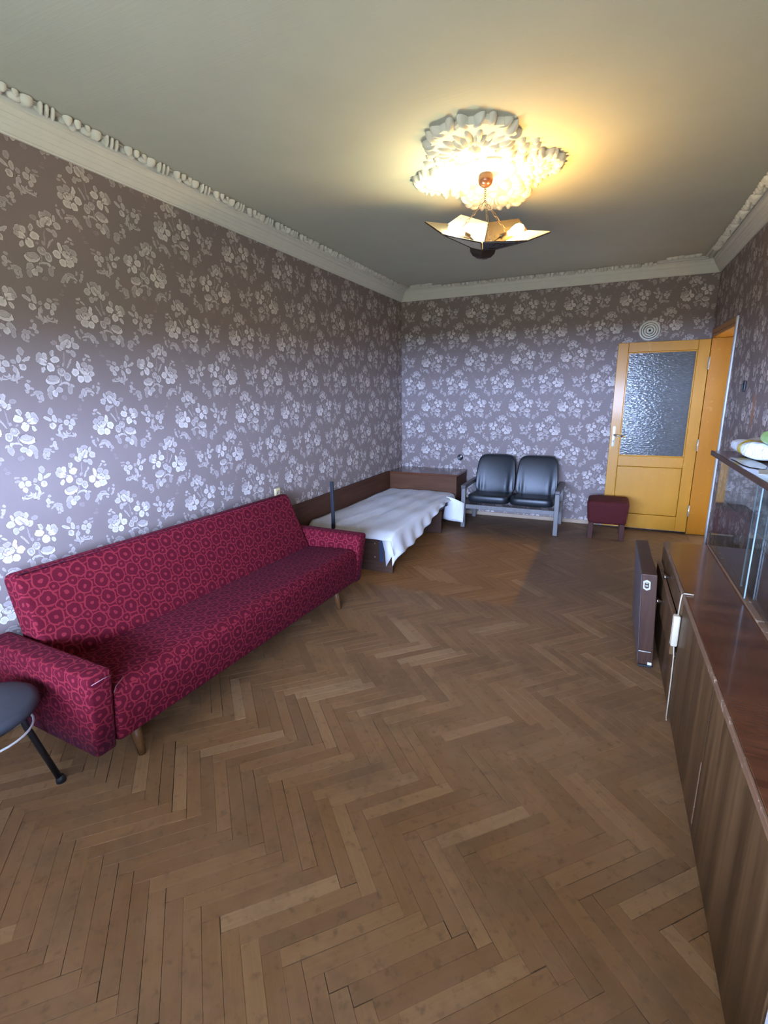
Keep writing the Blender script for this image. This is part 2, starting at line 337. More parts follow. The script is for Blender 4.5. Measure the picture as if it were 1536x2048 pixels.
def mat_fabric():
    m, t, b = new_mat('crimson_jacquard')
    uv = t.n('ShaderNodeUVMap').outputs[0]
    wb = t.n('ShaderNodeTexNoise'); t.l(uv, wb.inputs['Vector']); wb.inputs['Scale'].default_value = 45; wb.inputs['Detail'].default_value = 1
    uvw = t.vm('ADD', uv, t.vm('SCALE', t.vm('SUBTRACT', wb.outputs[1], (.5, .5, .5)), scale=.016))
    def cell(off):
        q = t.vm('DIVIDE', t.vm('ADD', uvw, off), (.080, .076, 1))
        q = t.vm('SUBTRACT', t.vm('FRACTION', q), (.5, .5, 0))
        return t.vm('LENGTH', t.vm('MULTIPLY', q, (1, 1, 0)))
    a = cell((0, 0, 0)); c2 = cell((.040, .038, 0))
    def band(r, lo, hi): return t.m('MULTIPLY', t.m('GREATER_THAN', r, lo), t.m('LESS_THAN', r, hi))
    v = t.m('MAXIMUM', band(a, .375, .455), t.m('LESS_THAN', a, .115))
    v = t.m('MAXIMUM', v, t.m('MAXIMUM', band(c2, .235, .30), t.m('LESS_THAN', c2, .075)))
    v = t.m('MAXIMUM', v, .10)
    weave = t.noise(t.mapping(uv, scale=(900, 900, 1)), 1.0, 1)
    mott = t.noise(uv, 14, 3)
    f = t.m('MULTIPLY', v, t.m('MULTIPLY_ADD', weave, .7, .5), clamp=True)
    dark = t.cmix(mott, (.050, .003, .008), (.070, .005, .011)); lite = t.cmix(mott, (.160, .013, .018), (.200, .021, .029))
    t.l(t.cmix(f, dark, lite), b.inputs['Base Color']); b.inputs['Roughness'].default_value = .9; b.inputs['Specular IOR Level'].default_value = .05
    b.inputs['Sheen Weight'].default_value = .02; b.inputs['Sheen Roughness'].default_value = .4; b.inputs['Sheen Tint'].default_value = (.9, .5, .75, 1)
    t.l(t.bump(t.m('ADD', f, t.m('MULTIPLY', weave, .3)), .25, .003), b.inputs['Normal']); return m
M_FABRIC = mat_fabric()
M_PIPING = simple('pale_seam', (.26, .11, .12), .7)
M_OTTFAB = simple('dark_red_plush', (.062, .008, .008), .8, spec=.2, var=.3, scale=60, bump=.2)
M_LEATHER = simple('black_leatherette', (.010, .013, .015), .40, spec=.45, var=.3, scale=40, bump=.10)
M_CHAIRFRAME = mat_wood('grey_varnished_frame', (.135, .125, .115), (.195, .18, .165), .4, (14, 14, 2))
M_CHAIRARM = mat_wood('dark_arm_pad', (.060, .052, .050), (.10, .085, .08), .4, (14, 14, 2))
def mat_sheet():
    m, t, b = new_mat('white_cotton')
    p = t.n('ShaderNodeTexCoord').outputs['Object']
    n = t.noise(t.mapping(p, rot=(0, 0, .35), scale=(7, 1.6, 1)), 2.2, 4, .55, .5); w = t.noise(p, 500, 1)
    t.l(t.cmix(n, (.66, .65, .64), (.76, .75, .74)), b.inputs['Base Color']); b.inputs['Roughness'].default_value = .9; b.inputs['Specular IOR Level'].default_value = .15
    t.l(t.bump(t.m('ADD', n, t.m('MULTIPLY', w, .05)), .22, .03), b.inputs['Normal']); return m
M_SHEET = mat_sheet()
M_STEEL = simple('blackened_steel', (.018, .020, .025), .5, spec=.2)
M_BLUESTEEL = simple('blue_steel_bracket', (.045, .060, .105), .4, metal=.3)
M_SCREW = simple('zinc_screw', (.6, .6, .58), .3, metal=.8)
M_STOOLSEAT = simple('slate_vinyl', (.030, .032, .038), .55, spec=.4, var=.18, scale=25, bump=.15)
M_BLACK = simple('black_enamel', (.008, .008, .009), .4)
M_WIRE = simple('pale_wire', (.55, .52, .48), .35)
M_CHROME = simple('chrome', (.75, .75, .74), .18, metal=1.0, var=.03)
M_NICKEL = simple('pale_nickel_plate', (.62, .60, .50), .35, metal=.6, var=.08)
M_BROWN = simple('brown_lamp_metal', (.028, .016, .010), .45, metal=.1, var=.15)
M_CANOPY = simple('glossy_brown_cup', (.075, .030, .018), .18, spec=.6)
M_CREAM = simple('cream_plastic', (.46, .38, .25), .4, var=.06)
M_IVORY = simple('ivory_socket_plastic', (.60, .50, .26), .4, var=.06)
M_CABLE = simple('ivory_cable', (.36, .29, .19), .5)
M_DARKGREY = simple('dark_vent_ring', (.10, .10, .075), .5)
M_VENT = simple('off_white_vent', (.74, .71, .60), .5, var=.05)
M_RUBBER = simple('black_rubber', (.012, .012, .012), .6)
M_STICKER = simple('white_sticker', (.72, .70, .66), .6)
M_CONCRETE = simple('balcony_concrete', (.38, .37, .35), .9)
M_GRASS = simple('courtyard_ground', (.17, .15, .085), .95, var=.4, scale=.4)
M_BLIND = simple('beige_blind_cloth', (.50, .44, .34), .9)
M_HALL = simple('hall_paint', (.34, .27, .16), .8)
M_PAPER = simple('paper', (.64, .64, .58), .8, var=.05)
M_RED = simple('red_plastic', (.42, .02, .015), .35)
def mat_opal():
    m, t, b = new_mat('opal_shade')
    p = t.n('ShaderNodeTexCoord').outputs['Object']
    t.l(t.cmix(t.noise(p, 9, 3), (.74, .73, .62), (.82, .81, .72)), b.inputs['Base Color']); b.inputs['Roughness'].default_value = .35
    b.inputs['Subsurface Weight'].default_value = .0
    return m
M_OPAL = mat_opal()
M_FRETBACK = simple('tan_fret_backing', (.030, .025, .018), .5, var=.2)
def mat_emit(name, col, s):
    m, t, b = new_mat(name)
    b.inputs['Base Color'].default_value = (.9, .9, .9, 1); b.inputs['Emission Color'].default_value = col+(1,); b.inputs['Emission Strength'].default_value = s
    return m
M_BULB1 = mat_emit('lit_bulb_cool', BULB_COOL, BULB_COOL_STRENGTH); M_BULB2 = mat_emit('lit_bulb_warm', BULB_WARM, BULB_WARM_STRENGTH)
def mat_bag():
    m, t, b = new_mat('printed_plastic_bag')
    p = t.n('ShaderNodeTexCoord').outputs['Object']
    s = t.n('ShaderNodeSeparateXYZ'); t.l(p, s.inputs[0])
    q = t.mapping(p, (-.02, -.02, .05), (0, 0, .3), (.11, .12, .2), 'TEXTURE')
    d = t.m('ADD', t.vm('LENGTH', q), t.m('MULTIPLY_ADD', t.noise(p, 14, 2), .5, -.25))
    c = t.cmix(t.maprange(d, 1.0, .9), (.66, .67, .66), (.66, .50, .05))
    t.l(c, b.inputs['Base Color']); b.inputs['Roughness'].default_value = .25
    t.l(t.bump(t.noise(p, 26, 3, .6, .8), .5, .02), b.inputs['Normal']); return m
M_BAG = mat_bag()
M_GREENBAG = simple('green_plastic_bag', (.30, .50, .16), .3, var=.5, scale=25, bump=.4)
M_GREYBAG = simple('clear_crinkled_plastic', (.42, .44, .42), .25, var=.2, scale=20, bump=.5)

# ------------------------------------------------------------------ helpers: meshes and objects
class MB:
    """collects shapes, then links them as one mesh object"""
    def __init__(s): s.v = []; s.f = []; s.sm = []
    def add(s, vs, fs, smooth=False, M=None):
        o = len(s.v)
        s.v += [tuple((M @ Vector(v)) if M is not None else v) for v in vs]
        s.f += [tuple(i+o for i in f) for f in fs]; s.sm += [smooth]*len(fs); return s
    def bm(s, b, smooth=False, M=None):
        b.verts.index_update()
        s.add([tuple(v.co) for v in b.verts], [[v.index for v in f.verts] for f in b.faces], smooth, M); b.free(); return s
    def box(s, x0, x1, y0, y1, z0, z1, bev=0.003, seg=2, M=None, smooth=None):
        b = bmesh.new(); bmesh.ops.create_cube(b, size=1)
        for v in b.verts: v.co = ((x0+x1)/2+v.co.x*(x1-x0), (y0+y1)/2+v.co.y*(y1-y0), (z0+z1)/2+v.co.z*(z1-z0))
        if bev: bmesh.ops.bevel(b, geom=b.edges[:], offset=bev, segments=seg, affect='EDGES', profile=.5)
        return s.bm(b, (seg > 2) if smooth is None else smooth, M)
    def prism(s, pts, z0, z1, M=None, bev=0.0, seg=2):
        """polygon in xy extruded along z"""
        n = len(pts); vs = [(x, y, z0) for x, y in pts]+[(x, y, z1) for x, y in pts]
        fs = [tuple(range(n))[::-1], tuple(range(n, 2*n))]+[(i, (i+1) % n, n+(i+1) % n, n+i) for i in range(n)]
        if not bev: return s.add(vs, fs, False, M)
        b = bmesh.new(); bv = [b.verts.new(v) for v in vs]
        for f in fs: b.faces.new([bv[i] for i in f])
        bmesh.ops.recalc_face_normals(b, faces=b.faces[:])
        bmesh.ops.bevel(b, geom=b.edges[:], offset=bev, segments=seg, affect='EDGES', profile=.5)
        return s.bm(b, seg > 2, M)
    def lathe(s, prof, n=24, M=None, smooth=True):
        vs = []; fs = []; k = len(prof)
        for i in range(n):
            a = 2*PI*i/n
            for r, z in prof: vs.append((r*math.cos(a), r*math.sin(a), z))
        for i in range(n):
            for j in range(k-1): fs.append((i*k+j, ((i+1) % n)*k+j, ((i+1) % n)*k+j+1, i*k+j+1))
        if prof[0][0] > 1e-6: fs.append(tuple(i*k for i in range(n))[::-1])
        if prof[-1][0] > 1e-6: fs.append(tuple(i*k+k-1 for i in range(n)))
        return s.add(vs, fs, smooth, M)
    def tube(s, path, r, n=8, closed=False, M=None):
        P = [Vector(p) for p in path]; vs = []; fs = []; m = len(P)
        R = r if isinstance(r, (list, tuple)) else [r]*m
        for i, p in enumerate(P):
            d = (P[(i+1) % m]-P[i-1]) if closed else (P[min(i+1, m-1)]-P[max(i-1, 0)])
            d.normalize(); a = Vector((0, 0, 1)) if abs(d.z) < .9 else Vector((1, 0, 0))
            u = d.cross(a).normalized(); w = d.cross(u)
            for k in range(n):
                th = 2*PI*k/n; vs.append(tuple(p+(u*math.cos(th)+w*math.sin(th))*R[i]))
        for i in range(m if closed else m-1):
            for k in range(n): fs.append((i*n+k, i*n+(k+1) % n, ((i+1) % m)*n+(k+1) % n, ((i+1) % m)*n+k))
        if not closed: fs += [tuple(range(n))[::-1], tuple(range((m-1)*n, m*n))]
        return s.add(vs, fs, True, M)
    def bar(s, a, b, r0, r1, n=10, M=None): return s.tube([a, b], [r0, r1], n, False, M)
    def sell(s, c, h, e1=.3, e2=.3, nu=24, nv=14, fn=None, M=None):
        """super-ellipsoid cushion: centre c, half sizes h"""
        sp = lambda x, e: math.copysign(abs(x)**e, x)
        vs = []; fs = []
        for j in range(1, nv):
            ph = -PI/2+PI*j/nv
            for i in range(nu):
                th = 2*PI*i/nu
                p = Vector((h[0]*sp(math.cos(ph), e1)*sp(math.cos(th), e2), h[1]*sp(math.cos(ph), e1)*sp(math.sin(th), e2), h[2]*sp(math.sin(ph), e1)))
                p = p+Vector(c); vs.append(p)
        b0 = len(vs); vs += [Vector(c)-Vector((0, 0, h[2])), Vector(c)+Vector((0, 0, h[2]))]
        for j in range(nv-2):
            for i in range(nu): fs.append((j*nu+i, j*nu+(i+1) % nu, (j+1)*nu+(i+1) % nu, (j+1)*nu+i))
        for i in range(nu): fs.append((b0, (i+1) % nu, i)); fs.append((b0+1, (nv-2)*nu+i, (nv-2)*nu+(i+1) % nu))
        if fn: vs = [Vector(fn(v)) for v in vs]
        return s.add([tuple(v) for v in vs], fs, True, M)
    def mesh(s, name, off=(0, 0, 0), uv=False, recalc=True):
        me = bpy.data.meshes.new(name); o = Vector(off)
        me.from_pydata([tuple(Vector(v)-o) for v in s.v], [], s.f)
        me.polygons.foreach_set('use_smooth', s.sm)
        if recalc:
            b = bmesh.new(); b.from_mesh(me); bmesh.ops.recalc_face_normals(b, faces=b.faces[:]); b.to_mesh(me); b.free()
        if uv: box_uv(me)
        me.update(); return me
    def build(s, name, mat, parent=None, uv=False, world=False, **kw):
        off = (0, 0, 0)
        if world and parent is not None:
            q = parent; off = Vector((0, 0, 0))
            while q is not None: off += q.location; q = q.parent
        me = s.mesh(name, off, uv); me.materials.append(mat)
        o = bpy.data.objects.new(name, me); C.objects.link(o)
        if parent is not None: o.parent = parent
        return tag(o, **kw)
def box_uv(me):
    l = me.uv_layers.new(name='UVMap')
    for p in me.polygons:
        n = p.normal; a = [abs(n.x), abs(n.y), abs(n.z)]; k = a.index(max(a))
        for li in p.loop_indices:
            c = me.vertices[me.loops[li].vertex_index].co
            l.data[li].uv = (c.y, c.z) if k == 0 else ((c.x, c.z) if k == 1 else (c.y, c.x))
def tag(o, label=None, cat=None, group=None, kind=None):
    if label: o['label'] = label
    if cat: o['category'] = cat
    if group: o['group'] = group
    if kind: o['kind'] = kind
    return o
def thing(name, loc, label, cat, rz=0, group=None):
    o = bpy.data.objects.new(name, None); C.objects.link(o); o.location = loc; o.rotation_euler = (0, 0, rz)
    o.empty_display_size = .1
    return tag(o, label, cat, group)
def S(name, mb, mat, **kw): return mb.build(name, mat, kind='structure', **kw)
def T(x, y, z): return Matrix.Translation((x, y, z))
def Rz(a): return Matrix.Rotation(a, 4, 'Z')
def Rx(a): return Matrix.Rotation(a, 4, 'X')
def Ry(a): return Matrix.Rotation(a, 4, 'Y')
W, D, N = ROOM_W, ROOM_D, ROOM_N

# ------------------------------------------------------------------ room shell
WT = 0.20
S('wall_left', MB().box(-WT, 0, N-WT, D+WT, -.05, CEIL+.1, 0), M_WPL, label='left wall in mauve rose-print wallpaper')
S('wall_back', MB().box(0, W, D, D+WT, -.05, CEIL+.1, 0), M_WPB, label='far wall in mauve rose-print wallpaper')
DY0, DY1, DZ = 4.80, 5.815, 1.985                                 # doorway in the right wall
m = MB(); m.box(W, W+WT, N-WT, DY0, -.05, CEIL+.1, 0); m.box(W, W+WT, DY1, D+WT, -.05, CEIL+.1, 0); m.box(W, W+WT, DY0, DY1, DZ, CEIL+.1, 0)
S('wall_right', m, M_WPR, label='right wall in mauve rose-print wallpaper with a doorway')
m = MB(); m.box(0, WIN[0], N-WT, N, -.05, CEIL+.1, 0); m.box(WIN[1], W, N-WT, N, -.05, CEIL+.1, 0)
m.box(WIN[0], WIN[1], N-WT, N, -.05, WIN[2], 0); m.box(WIN[0], WIN[1], N-WT, N, WIN[3], CEIL+.1, 0)
S('wall_near', m, M_WPN, label='window wall in mauve rose-print wallpaper')
S('ceiling', MB().box(0, W, N, D, CEIL, CEIL+.1, 0), M_CEIL, label='grey-white painted ceiling')
# window frame behind the camera
wf = S('window_1', MB().box(WIN[0], WIN[1], N-.16, N-.11, WIN[2], WIN[2]+.05, .004).box(WIN[0], WIN[1], N-.16, N-.11, WIN[3]-.05, WIN[3], .004)
       .box(WIN[0], WIN[0]+.05, N-.16, N-.11, WIN[2]+.05, WIN[3]-.05, .004).box(WIN[1]-.05, WIN[1], N-.16, N-.11, WIN[2]+.05, WIN[3]-.05, .004)
       .box((WIN[0]+WIN[1])/2-.04, (WIN[0]+WIN[1])/2+.04, N-.16, N-.11, WIN[2]+.05, WIN[3]-.05, .004), M_WHITETRIM, label='white window frame')
MB().box(WIN[0]-.03, WIN[1]+.03, N-.10, N+.10, WIN[2]-.03, WIN[2]-.001, .004).build('window_sill', M_WHITETRIM, wf)
bl = thing('roller_blind', ((WIN[0]+WIN[1])/2, N-.06, BLIND_Z), 'beige roller blind drawn half down inside the window', 'blind')
MB().box(WIN[0]+.004, WIN[1]-.004, N-.062, N-.058, BLIND_Z+.02, WIN[3]-.05, 0).build('cloth', M_BLIND, bl, world=True)
MB().tube([(WIN[0]+.004, N-.06, BLIND_Z+.010), (WIN[1]-.004, N-.06, BLIND_Z+.010)], .010, 8).build('bottom_bar', M_WHITETRIM, bl, world=True)
MB().tube([(WIN[0]+.004, N-.06, WIN[3]-.026), (WIN[1]-.004, N-.06, WIN[3]-.026)], .024, 12).build('roller', M_WHITETRIM, bl, world=True)
S('balcony_slab', MB().box(-1.5, W+1.5, N-WT-3.0, N-WT-.005, 2.38, 2.56, 0), M_CONCRETE, label='concrete balcony slab outside the window')
S('ground_outside', MB().add([(-60, -90, -6), (60, -90, -6), (60, -1.5, -6), (-60, -1.5, -6)], [(0, 1, 2, 3)]), M_GRASS, label='paved courtyard far below the window')
# hall beyond the doorway
S('wall_hall', MB().box(W+WT+1.1, W+WT+1.2, 4.0, D+WT+.6, -.05, CEIL+.1, 0).box(W+WT, W+WT+1.1, 3.9, 4.0, -.05, CEIL+.1, 0).box(W+WT, W+WT+1.1, D+WT+.6, D+WT+.7, -.05, CEIL+.1, 0)
  .box(W+WT, W+WT+1.1, 4.0, D+WT+.6, CEIL, CEIL+.1, 0), M_HALL, label='dim hall walls beyond the doorway')
S('floor_hall', MB().box(W, W+WT+1.1, 4.0, D+WT+.6, -.06, -.002, 0), M_FLOOR, label='hall floor beyond the doorway')

# ------------------------------------------------------------------ herringbone parquet
PL, PW, PGAP, PT = 0.355, 0.0500, 0.0007, 0.012
STEP = PW*math.sqrt(2); ROWY = PL*math.sqrt(2)
PX0, PY0 = (1.477-PL/math.sqrt(2)) % STEP, 1.018-PL/math.sqrt(2)
floor = S('floor', MB().box(0, W, N, D, -.06, -PT-.0005, 0), M_SUBFLOOR, label='worn oak herringbone parquet floor')
def clip(poly, x0, x1, y0, y1):
    for ax, lim, sg in ((0, x0, 1), (0, x1, -1), (1, y0, 1), (1, y1, -1)):
        out = []
        for i in range(len(poly)):
            a, b = poly[i-1], poly[i]; da, db = (a[ax]-lim)*sg, (b[ax]-lim)*sg
            if da >= 0 or db >= 0:
                if da >= 0 and db >= 0: out.append(b)
                else:
                    t = da/(da-db); q = tuple(a[k]+(b[k]-a[k])*t for k in range(2))
                    if da >= 0: out.append(q)
                    else: out += [q, b]
        poly = out
        if not poly: return []
    return poly
rp = random.Random(3)
planks = []
for row in range(-5, 14):
    for k in range(-12, 70):
        ox, oy = PX0+k*STEP-.5*STEP*0, PY0+row*ROWY
        for kind in (0, 1):
            c = 1/math.sqrt(2)
            if kind == 0: cx, cy = ox+(PL/2)*c-(PW/2)*c, oy+(PL/2)*c+(PW/2)*c; ang = PI/4
            else:
                s_, t_ = PL+PW/2, PL/2
                cx, cy = ox+(s_-t_)*c, oy+(s_+t_)*c; ang = 3*PI/4
            if not (-.2 < cx < W+.2 and N-.2 < cy < D+.2): continue
            ang += rp.gauss(0, .0016); hl, hw = PL/2-PGAP*(.25+rp.uniform(.1, 1)**3*3), PW/2-PGAP*(.2+rp.uniform(.1, 1)**3*2)
            ca, sa = math.cos(ang), math.sin(ang)
            cor = [(cx+a*ca-b*sa, cy+a*sa+b*ca) for a, b in ((-hl, -hw), (hl, -hw), (hl, hw), (-hl, hw))]
            whole = all(.004 < x < W-.004 and N+.004 < y < D-.004 for x, y in cor)
            poly = cor if whole else clip(cor, .003, W-.003, N+.003, D-.003)
            if len(poly) < 3: continue
            area = abs(sum(poly[i-1][0]*poly[i][1]-poly[i][0]*poly[i-1][1] for i in range(len(poly))))/2
            if area < .0004: continue
            d = Vector((cx-CAM_X, cy, -CAM_Z)); z = d.dot(fw); px = 768+FPX*d.dot(rt2)/z if z > .1 else -9999; py = 1024-FPX*d.dot(up2)/z if z > .1 else 9999
            vis = z > .1 and -30 < px < 1500 and py < 2090 and not (cx < .83 and .9 < cy < 3.1) and not (cx > 2.73 and cy < 3.2) and not (cx < .86 and cy > 3.6)
            planks.append((-(d.length**-3) if (vis and whole) else 1.0, cx, cy, ang, hl, hw, poly, whole, rp.gauss(0, .0005)))
planks.sort(key=lambda q: q[0])
def plank_mesh(hl, hw):
    b = .0007
    vs = [(-hl, -hw, -PT), (hl, -hw, -PT), (hl, hw, -PT), (-hl, hw, -PT), (-hl, -hw, -b), (hl, -hw, -b), (hl, hw, -b), (-hl, hw, -b),
          (-hl+b, -hw+b, 0), (hl-b, -hw+b, 0), (hl-b, hw-b, 0), (-hl+b, hw-b, 0)]
    fs = [(0, 3, 2, 1), (8, 9, 10, 11)]+[(i, (i+1) % 4, 4+(i+1) % 4, 4+i) for i in range(4)]+[(4+i, 4+(i+1) % 4, 8+(i+1) % 4, 8+i) for i in range(4)]
    me = bpy.data.meshes.new('plank'); me.from_pydata(vs, [], fs); l = me.uv_layers.new(name='UVMap')
    for lp in me.loops: co = me.vertices[lp.vertex_index].co; l.data[lp.index].uv = (co.x, co.y)
    me.materials.append(M_FLOOR); return me
protos = [plank_mesh(PL/2-PGAP*a, PW/2-PGAP*b) for a, b in ((.25, .25), (.4, .3), (.3, .5), (2.4, .5), (.5, 1.9), (.3, .35), (.35, .2), (1.4, 1.2))]
rest = MB(); rest_uv = []
for i, (key, cx, cy, ang, hl, hw, poly, whole, dz) in enumerate(planks):
    if i < 300 and key < 0:
        o = bpy.data.objects.new('plank', rp.choice(protos)); C.objects.link(o); o.parent = floor
        o.location = (cx, cy, min(0, dz)); o.rotation_euler = (0, 0, ang)
    else:
        n = len(poly); z = min(0, dz)
        mx, my = sum(p[0] for p in poly)/n, sum(p[1] for p in poly)/n
        ins = [(mx+(x-mx)*.994, my+(y-my)*.994) for x, y in poly]
        vs = [(x, y, -PT) for x, y in poly]+[(x, y, z-.001) for x, y in poly]+[(x, y, z) for x, y in ins]
        fs = [tuple(range(2*n, 3*n))]+[(j, (j+1) % n, n+(j+1) % n, n+j) for j in range(n)]+[(n+j, n+(j+1) % n, 2*n+(j+1) % n, 2*n+j) for j in range(n)]
        rest.add(vs, fs)
        ca, sa = math.cos(ang), math.sin(ang)
        for f in fs:
            for q in f:
                v = vs[q]; rest_uv.append(((v[0]-cx)*ca+(v[1]-cy)*sa, -(v[0]-cx)*sa+(v[1]-cy)*ca))
me = rest.mesh('planks_beyond', recalc=False); me.materials.append(M_FLOOR); l = me.uv_layers.new(name='UVMap')
for i, u in enumerate(rest_uv): l.data[i].uv = u
o = bpy.data.objects.new('planks_beyond', me); C.objects.link(o); o.parent = floor; tag(o, kind='stuff')

# ------------------------------------------------------------------ baseboards, cornice, garland
S('baseboard_back', MB().box(.02, 2.40, D-.016, D, 0, .045, .003), M_PALEWOOD, label='thin brown wooden strip along the far wall')
S('baseboard_left', MB().box(0, .016, N+.001, D-.02, 0, .045, .003), M_PALEWOOD, label='thin brown wooden strip along the left wall')
S('baseboard_right', MB().box(W-.016, W, N+.001, DY0-.08, 0, .045, .003), M_PALEWOOD, label='thin brown wooden strip along the right wall')
PROF = [(0, 2.546), (.010, 2.546), (.012, 2.553), (.016, 2.554), (.030, 2.576), (.0325, 2.5765), (.044, 2.594), (.046, 2.5945), (.056, 2.609), (.0600, 2.6105), (.062, 2.618), (.072, 2.632), (.0745, 2.633), (.076, 2.641), (.088, 2.650), (.090, CEIL)]
def wallpt(side, d, s):
    """s runs along the wall, clockwise from its left end as seen from inside"""
    return {'left': (d, s), 'back': (s, D-d), 'right': (W-d, s), 'near': (s, N+d)}[side]
trims = {}
for i, (side, a, b) in enumerate((('left', N, D), ('back', 0, W), ('right', N, D), ('near', 0, W))):
    m = MB(); n = len(PROF); vs = []
    for e in (0, 1):
        for d, z in PROF:
            x, y = wallpt(side, d, a+d if e == 0 else b-d); vs.append((x, y, z))
    m.add(vs, [(j, j+1, n+j+1, n+j) for j in range(n-1)])
    trims[side] = S('trim_%d' % (i+1), m, M_PLASTER, label={'left': 'fluted plaster cornice along the left wall', 'back': 'fluted plaster cornice along the far wall', 'right': 'fluted plaster cornice along the right wall', 'near': 'fluted plaster cornice over the window'}[side])
def lobe(mb, x, y, rx, ry, rot, h, M, ns=10, nr=4, lift=0.0):
    """rounded plaster lobe bulging towards +z of M (flat side at z=0)"""
    vs = []; fs = []; ca, sa = math.cos(rot), math.sin(rot)
    for j in range(nr):
        t = j/nr*PI/2
        for i in range(ns):
            a = 2*PI*i/ns; px, py = rx*math.cos(t)*math.cos(a), ry*math.cos(t)*math.sin(a)
            vs.append((x+px*ca-py*sa, y+px*sa+py*ca, lift*(j > 0)+h*math.sin(t)))
    vs.append((x, y, h+lift))
    for j in range(nr-1):
        for i in range(ns): fs.append((j*ns+i, j*ns+(i+1) % ns, (j+1)*ns+(i+1) % ns, (j+1)*ns+i))
    for i in range(ns): fs.append(((nr-1)*ns+i, (nr-1)*ns+(i+1) % ns, nr*ns))
    mb.add(vs, fs, True, M)
FLIP = Matrix(((1, 0, 0, 0), (0, -1, 0, 0), (0, 0, -1, 0), (0, 0, 0, 1)))       # relief hangs down from the ceiling
def bead_meshes():
    out = []
    a = MB()
    lobe(a, -.012, -.008, .030, .020, .3, .020, FLIP); lobe(a, .014, .006, .024, .022, -.2, .026, FLIP); lobe(a, .020, -.016, .016, .012, .5, .020, FLIP); lobe(a, -.026, .016, .014, .010, -.6, .016, FLIP)
    out.append(a.mesh('bead_leaf'))
    a = MB()
    for q in (-.022, 0, .022): lobe(a, q, 0, .009, .034, .45, .026, FLIP)
    lobe(a, 0, -.022, .034, .010, 0, .014, FLIP)
    out.append(a.mesh('bead_ribs'))
    a = MB()
    lobe(a, -.016, .012, .017, .017, 0, .026, FLIP); lobe(a, .016, -.010, .019, .018, 0, .026, FLIP); lobe(a, .020, .016, .014, .016, .5, .022, FLIP); lobe(a, -.018, -.016, .018, .010, .3, .014, FLIP)
    out.append(a.mesh('bead_buds'))
    for q in out: q.materials.append(M_PLASTER)
    return out
BEADS = bead_meshes()
def bead(side, s, k, parent, d=.122):
    o = bpy.data.objects.new('garland_bead', BEADS[k % 3]); C.objects.link(o); o.parent = parent
    x, y = wallpt(side, d, s); o.location = (x, y, CEIL-.004); o.scale = (1.15, 1.15, 1.3); o.rotation_euler = (0, 0, {'left': PI/2, 'back': 0, 'right': -PI/2}[side])
    return o
for side, a, b in (('left', .9, D-.52), ('back', .62, W-.62), ('right', 1.6, D-.52)):
    st = MB(); p0, p1 = wallpt(side, .094, a-.05), wallpt(side, .128, b+.05)
    st.box(min(p0[0], p1[0]), max(p0[0], p1[0]), min(p0[1], p1[1]), max(p0[1], p1[1]), CEIL-.005, CEIL, .002)
    st.build('garland_strip', M_PLASTER, trims[side])
    n = int((b-a)/.100)
    for k in range(n+1): bead(side, a+k*(b-a)/n, k, trims[side])
    # plain stepped fillet and leaf spray towards the corners
    for e, q0, q1 in ((0, .10, a-.07), (1, b+.07, (W if side == 'back' else D)-.10)):
        if side != 'back' and e == 0: continue
        p0, p1 = wallpt(side, .10, q0), wallpt(side, .128, q1)
        st = MB().box(min(p0[0], p1[0]), max(p0[0], p1[0]), min(p0[1], p1[1]), max(p0[1], p1[1]), CEIL-.016, CEIL, .004)
        p0, p1 = wallpt(side, .142, q0+(.05 if e == 0 else 0)), wallpt(side, .160, q1-(.05 if e else 0))
        st.box(min(p0[0], p1[0]), max(p0[0], p1[0]), min(p0[1], p1[1]), max(p0[1], p1[1]), CEIL-.010, CEIL, .003)
        st.build('corner_fillet', M_PLASTER, trims[side])
        if side == 'back':
            sp = MB(); xc = .34 if e == 0 else W-.34
            for i in range(6):
                u = (i-2.5)*.045; lobe(sp, xc+u, D-.235-.012*((i*7) % 3), .030, .020, .3*((i % 3)-1), .022, T(0, 0, CEIL)@Matrix.Diagonal((1, 1, -1, 1)))
            sp.build('corner_spray', M_PLASTER, trims[side])

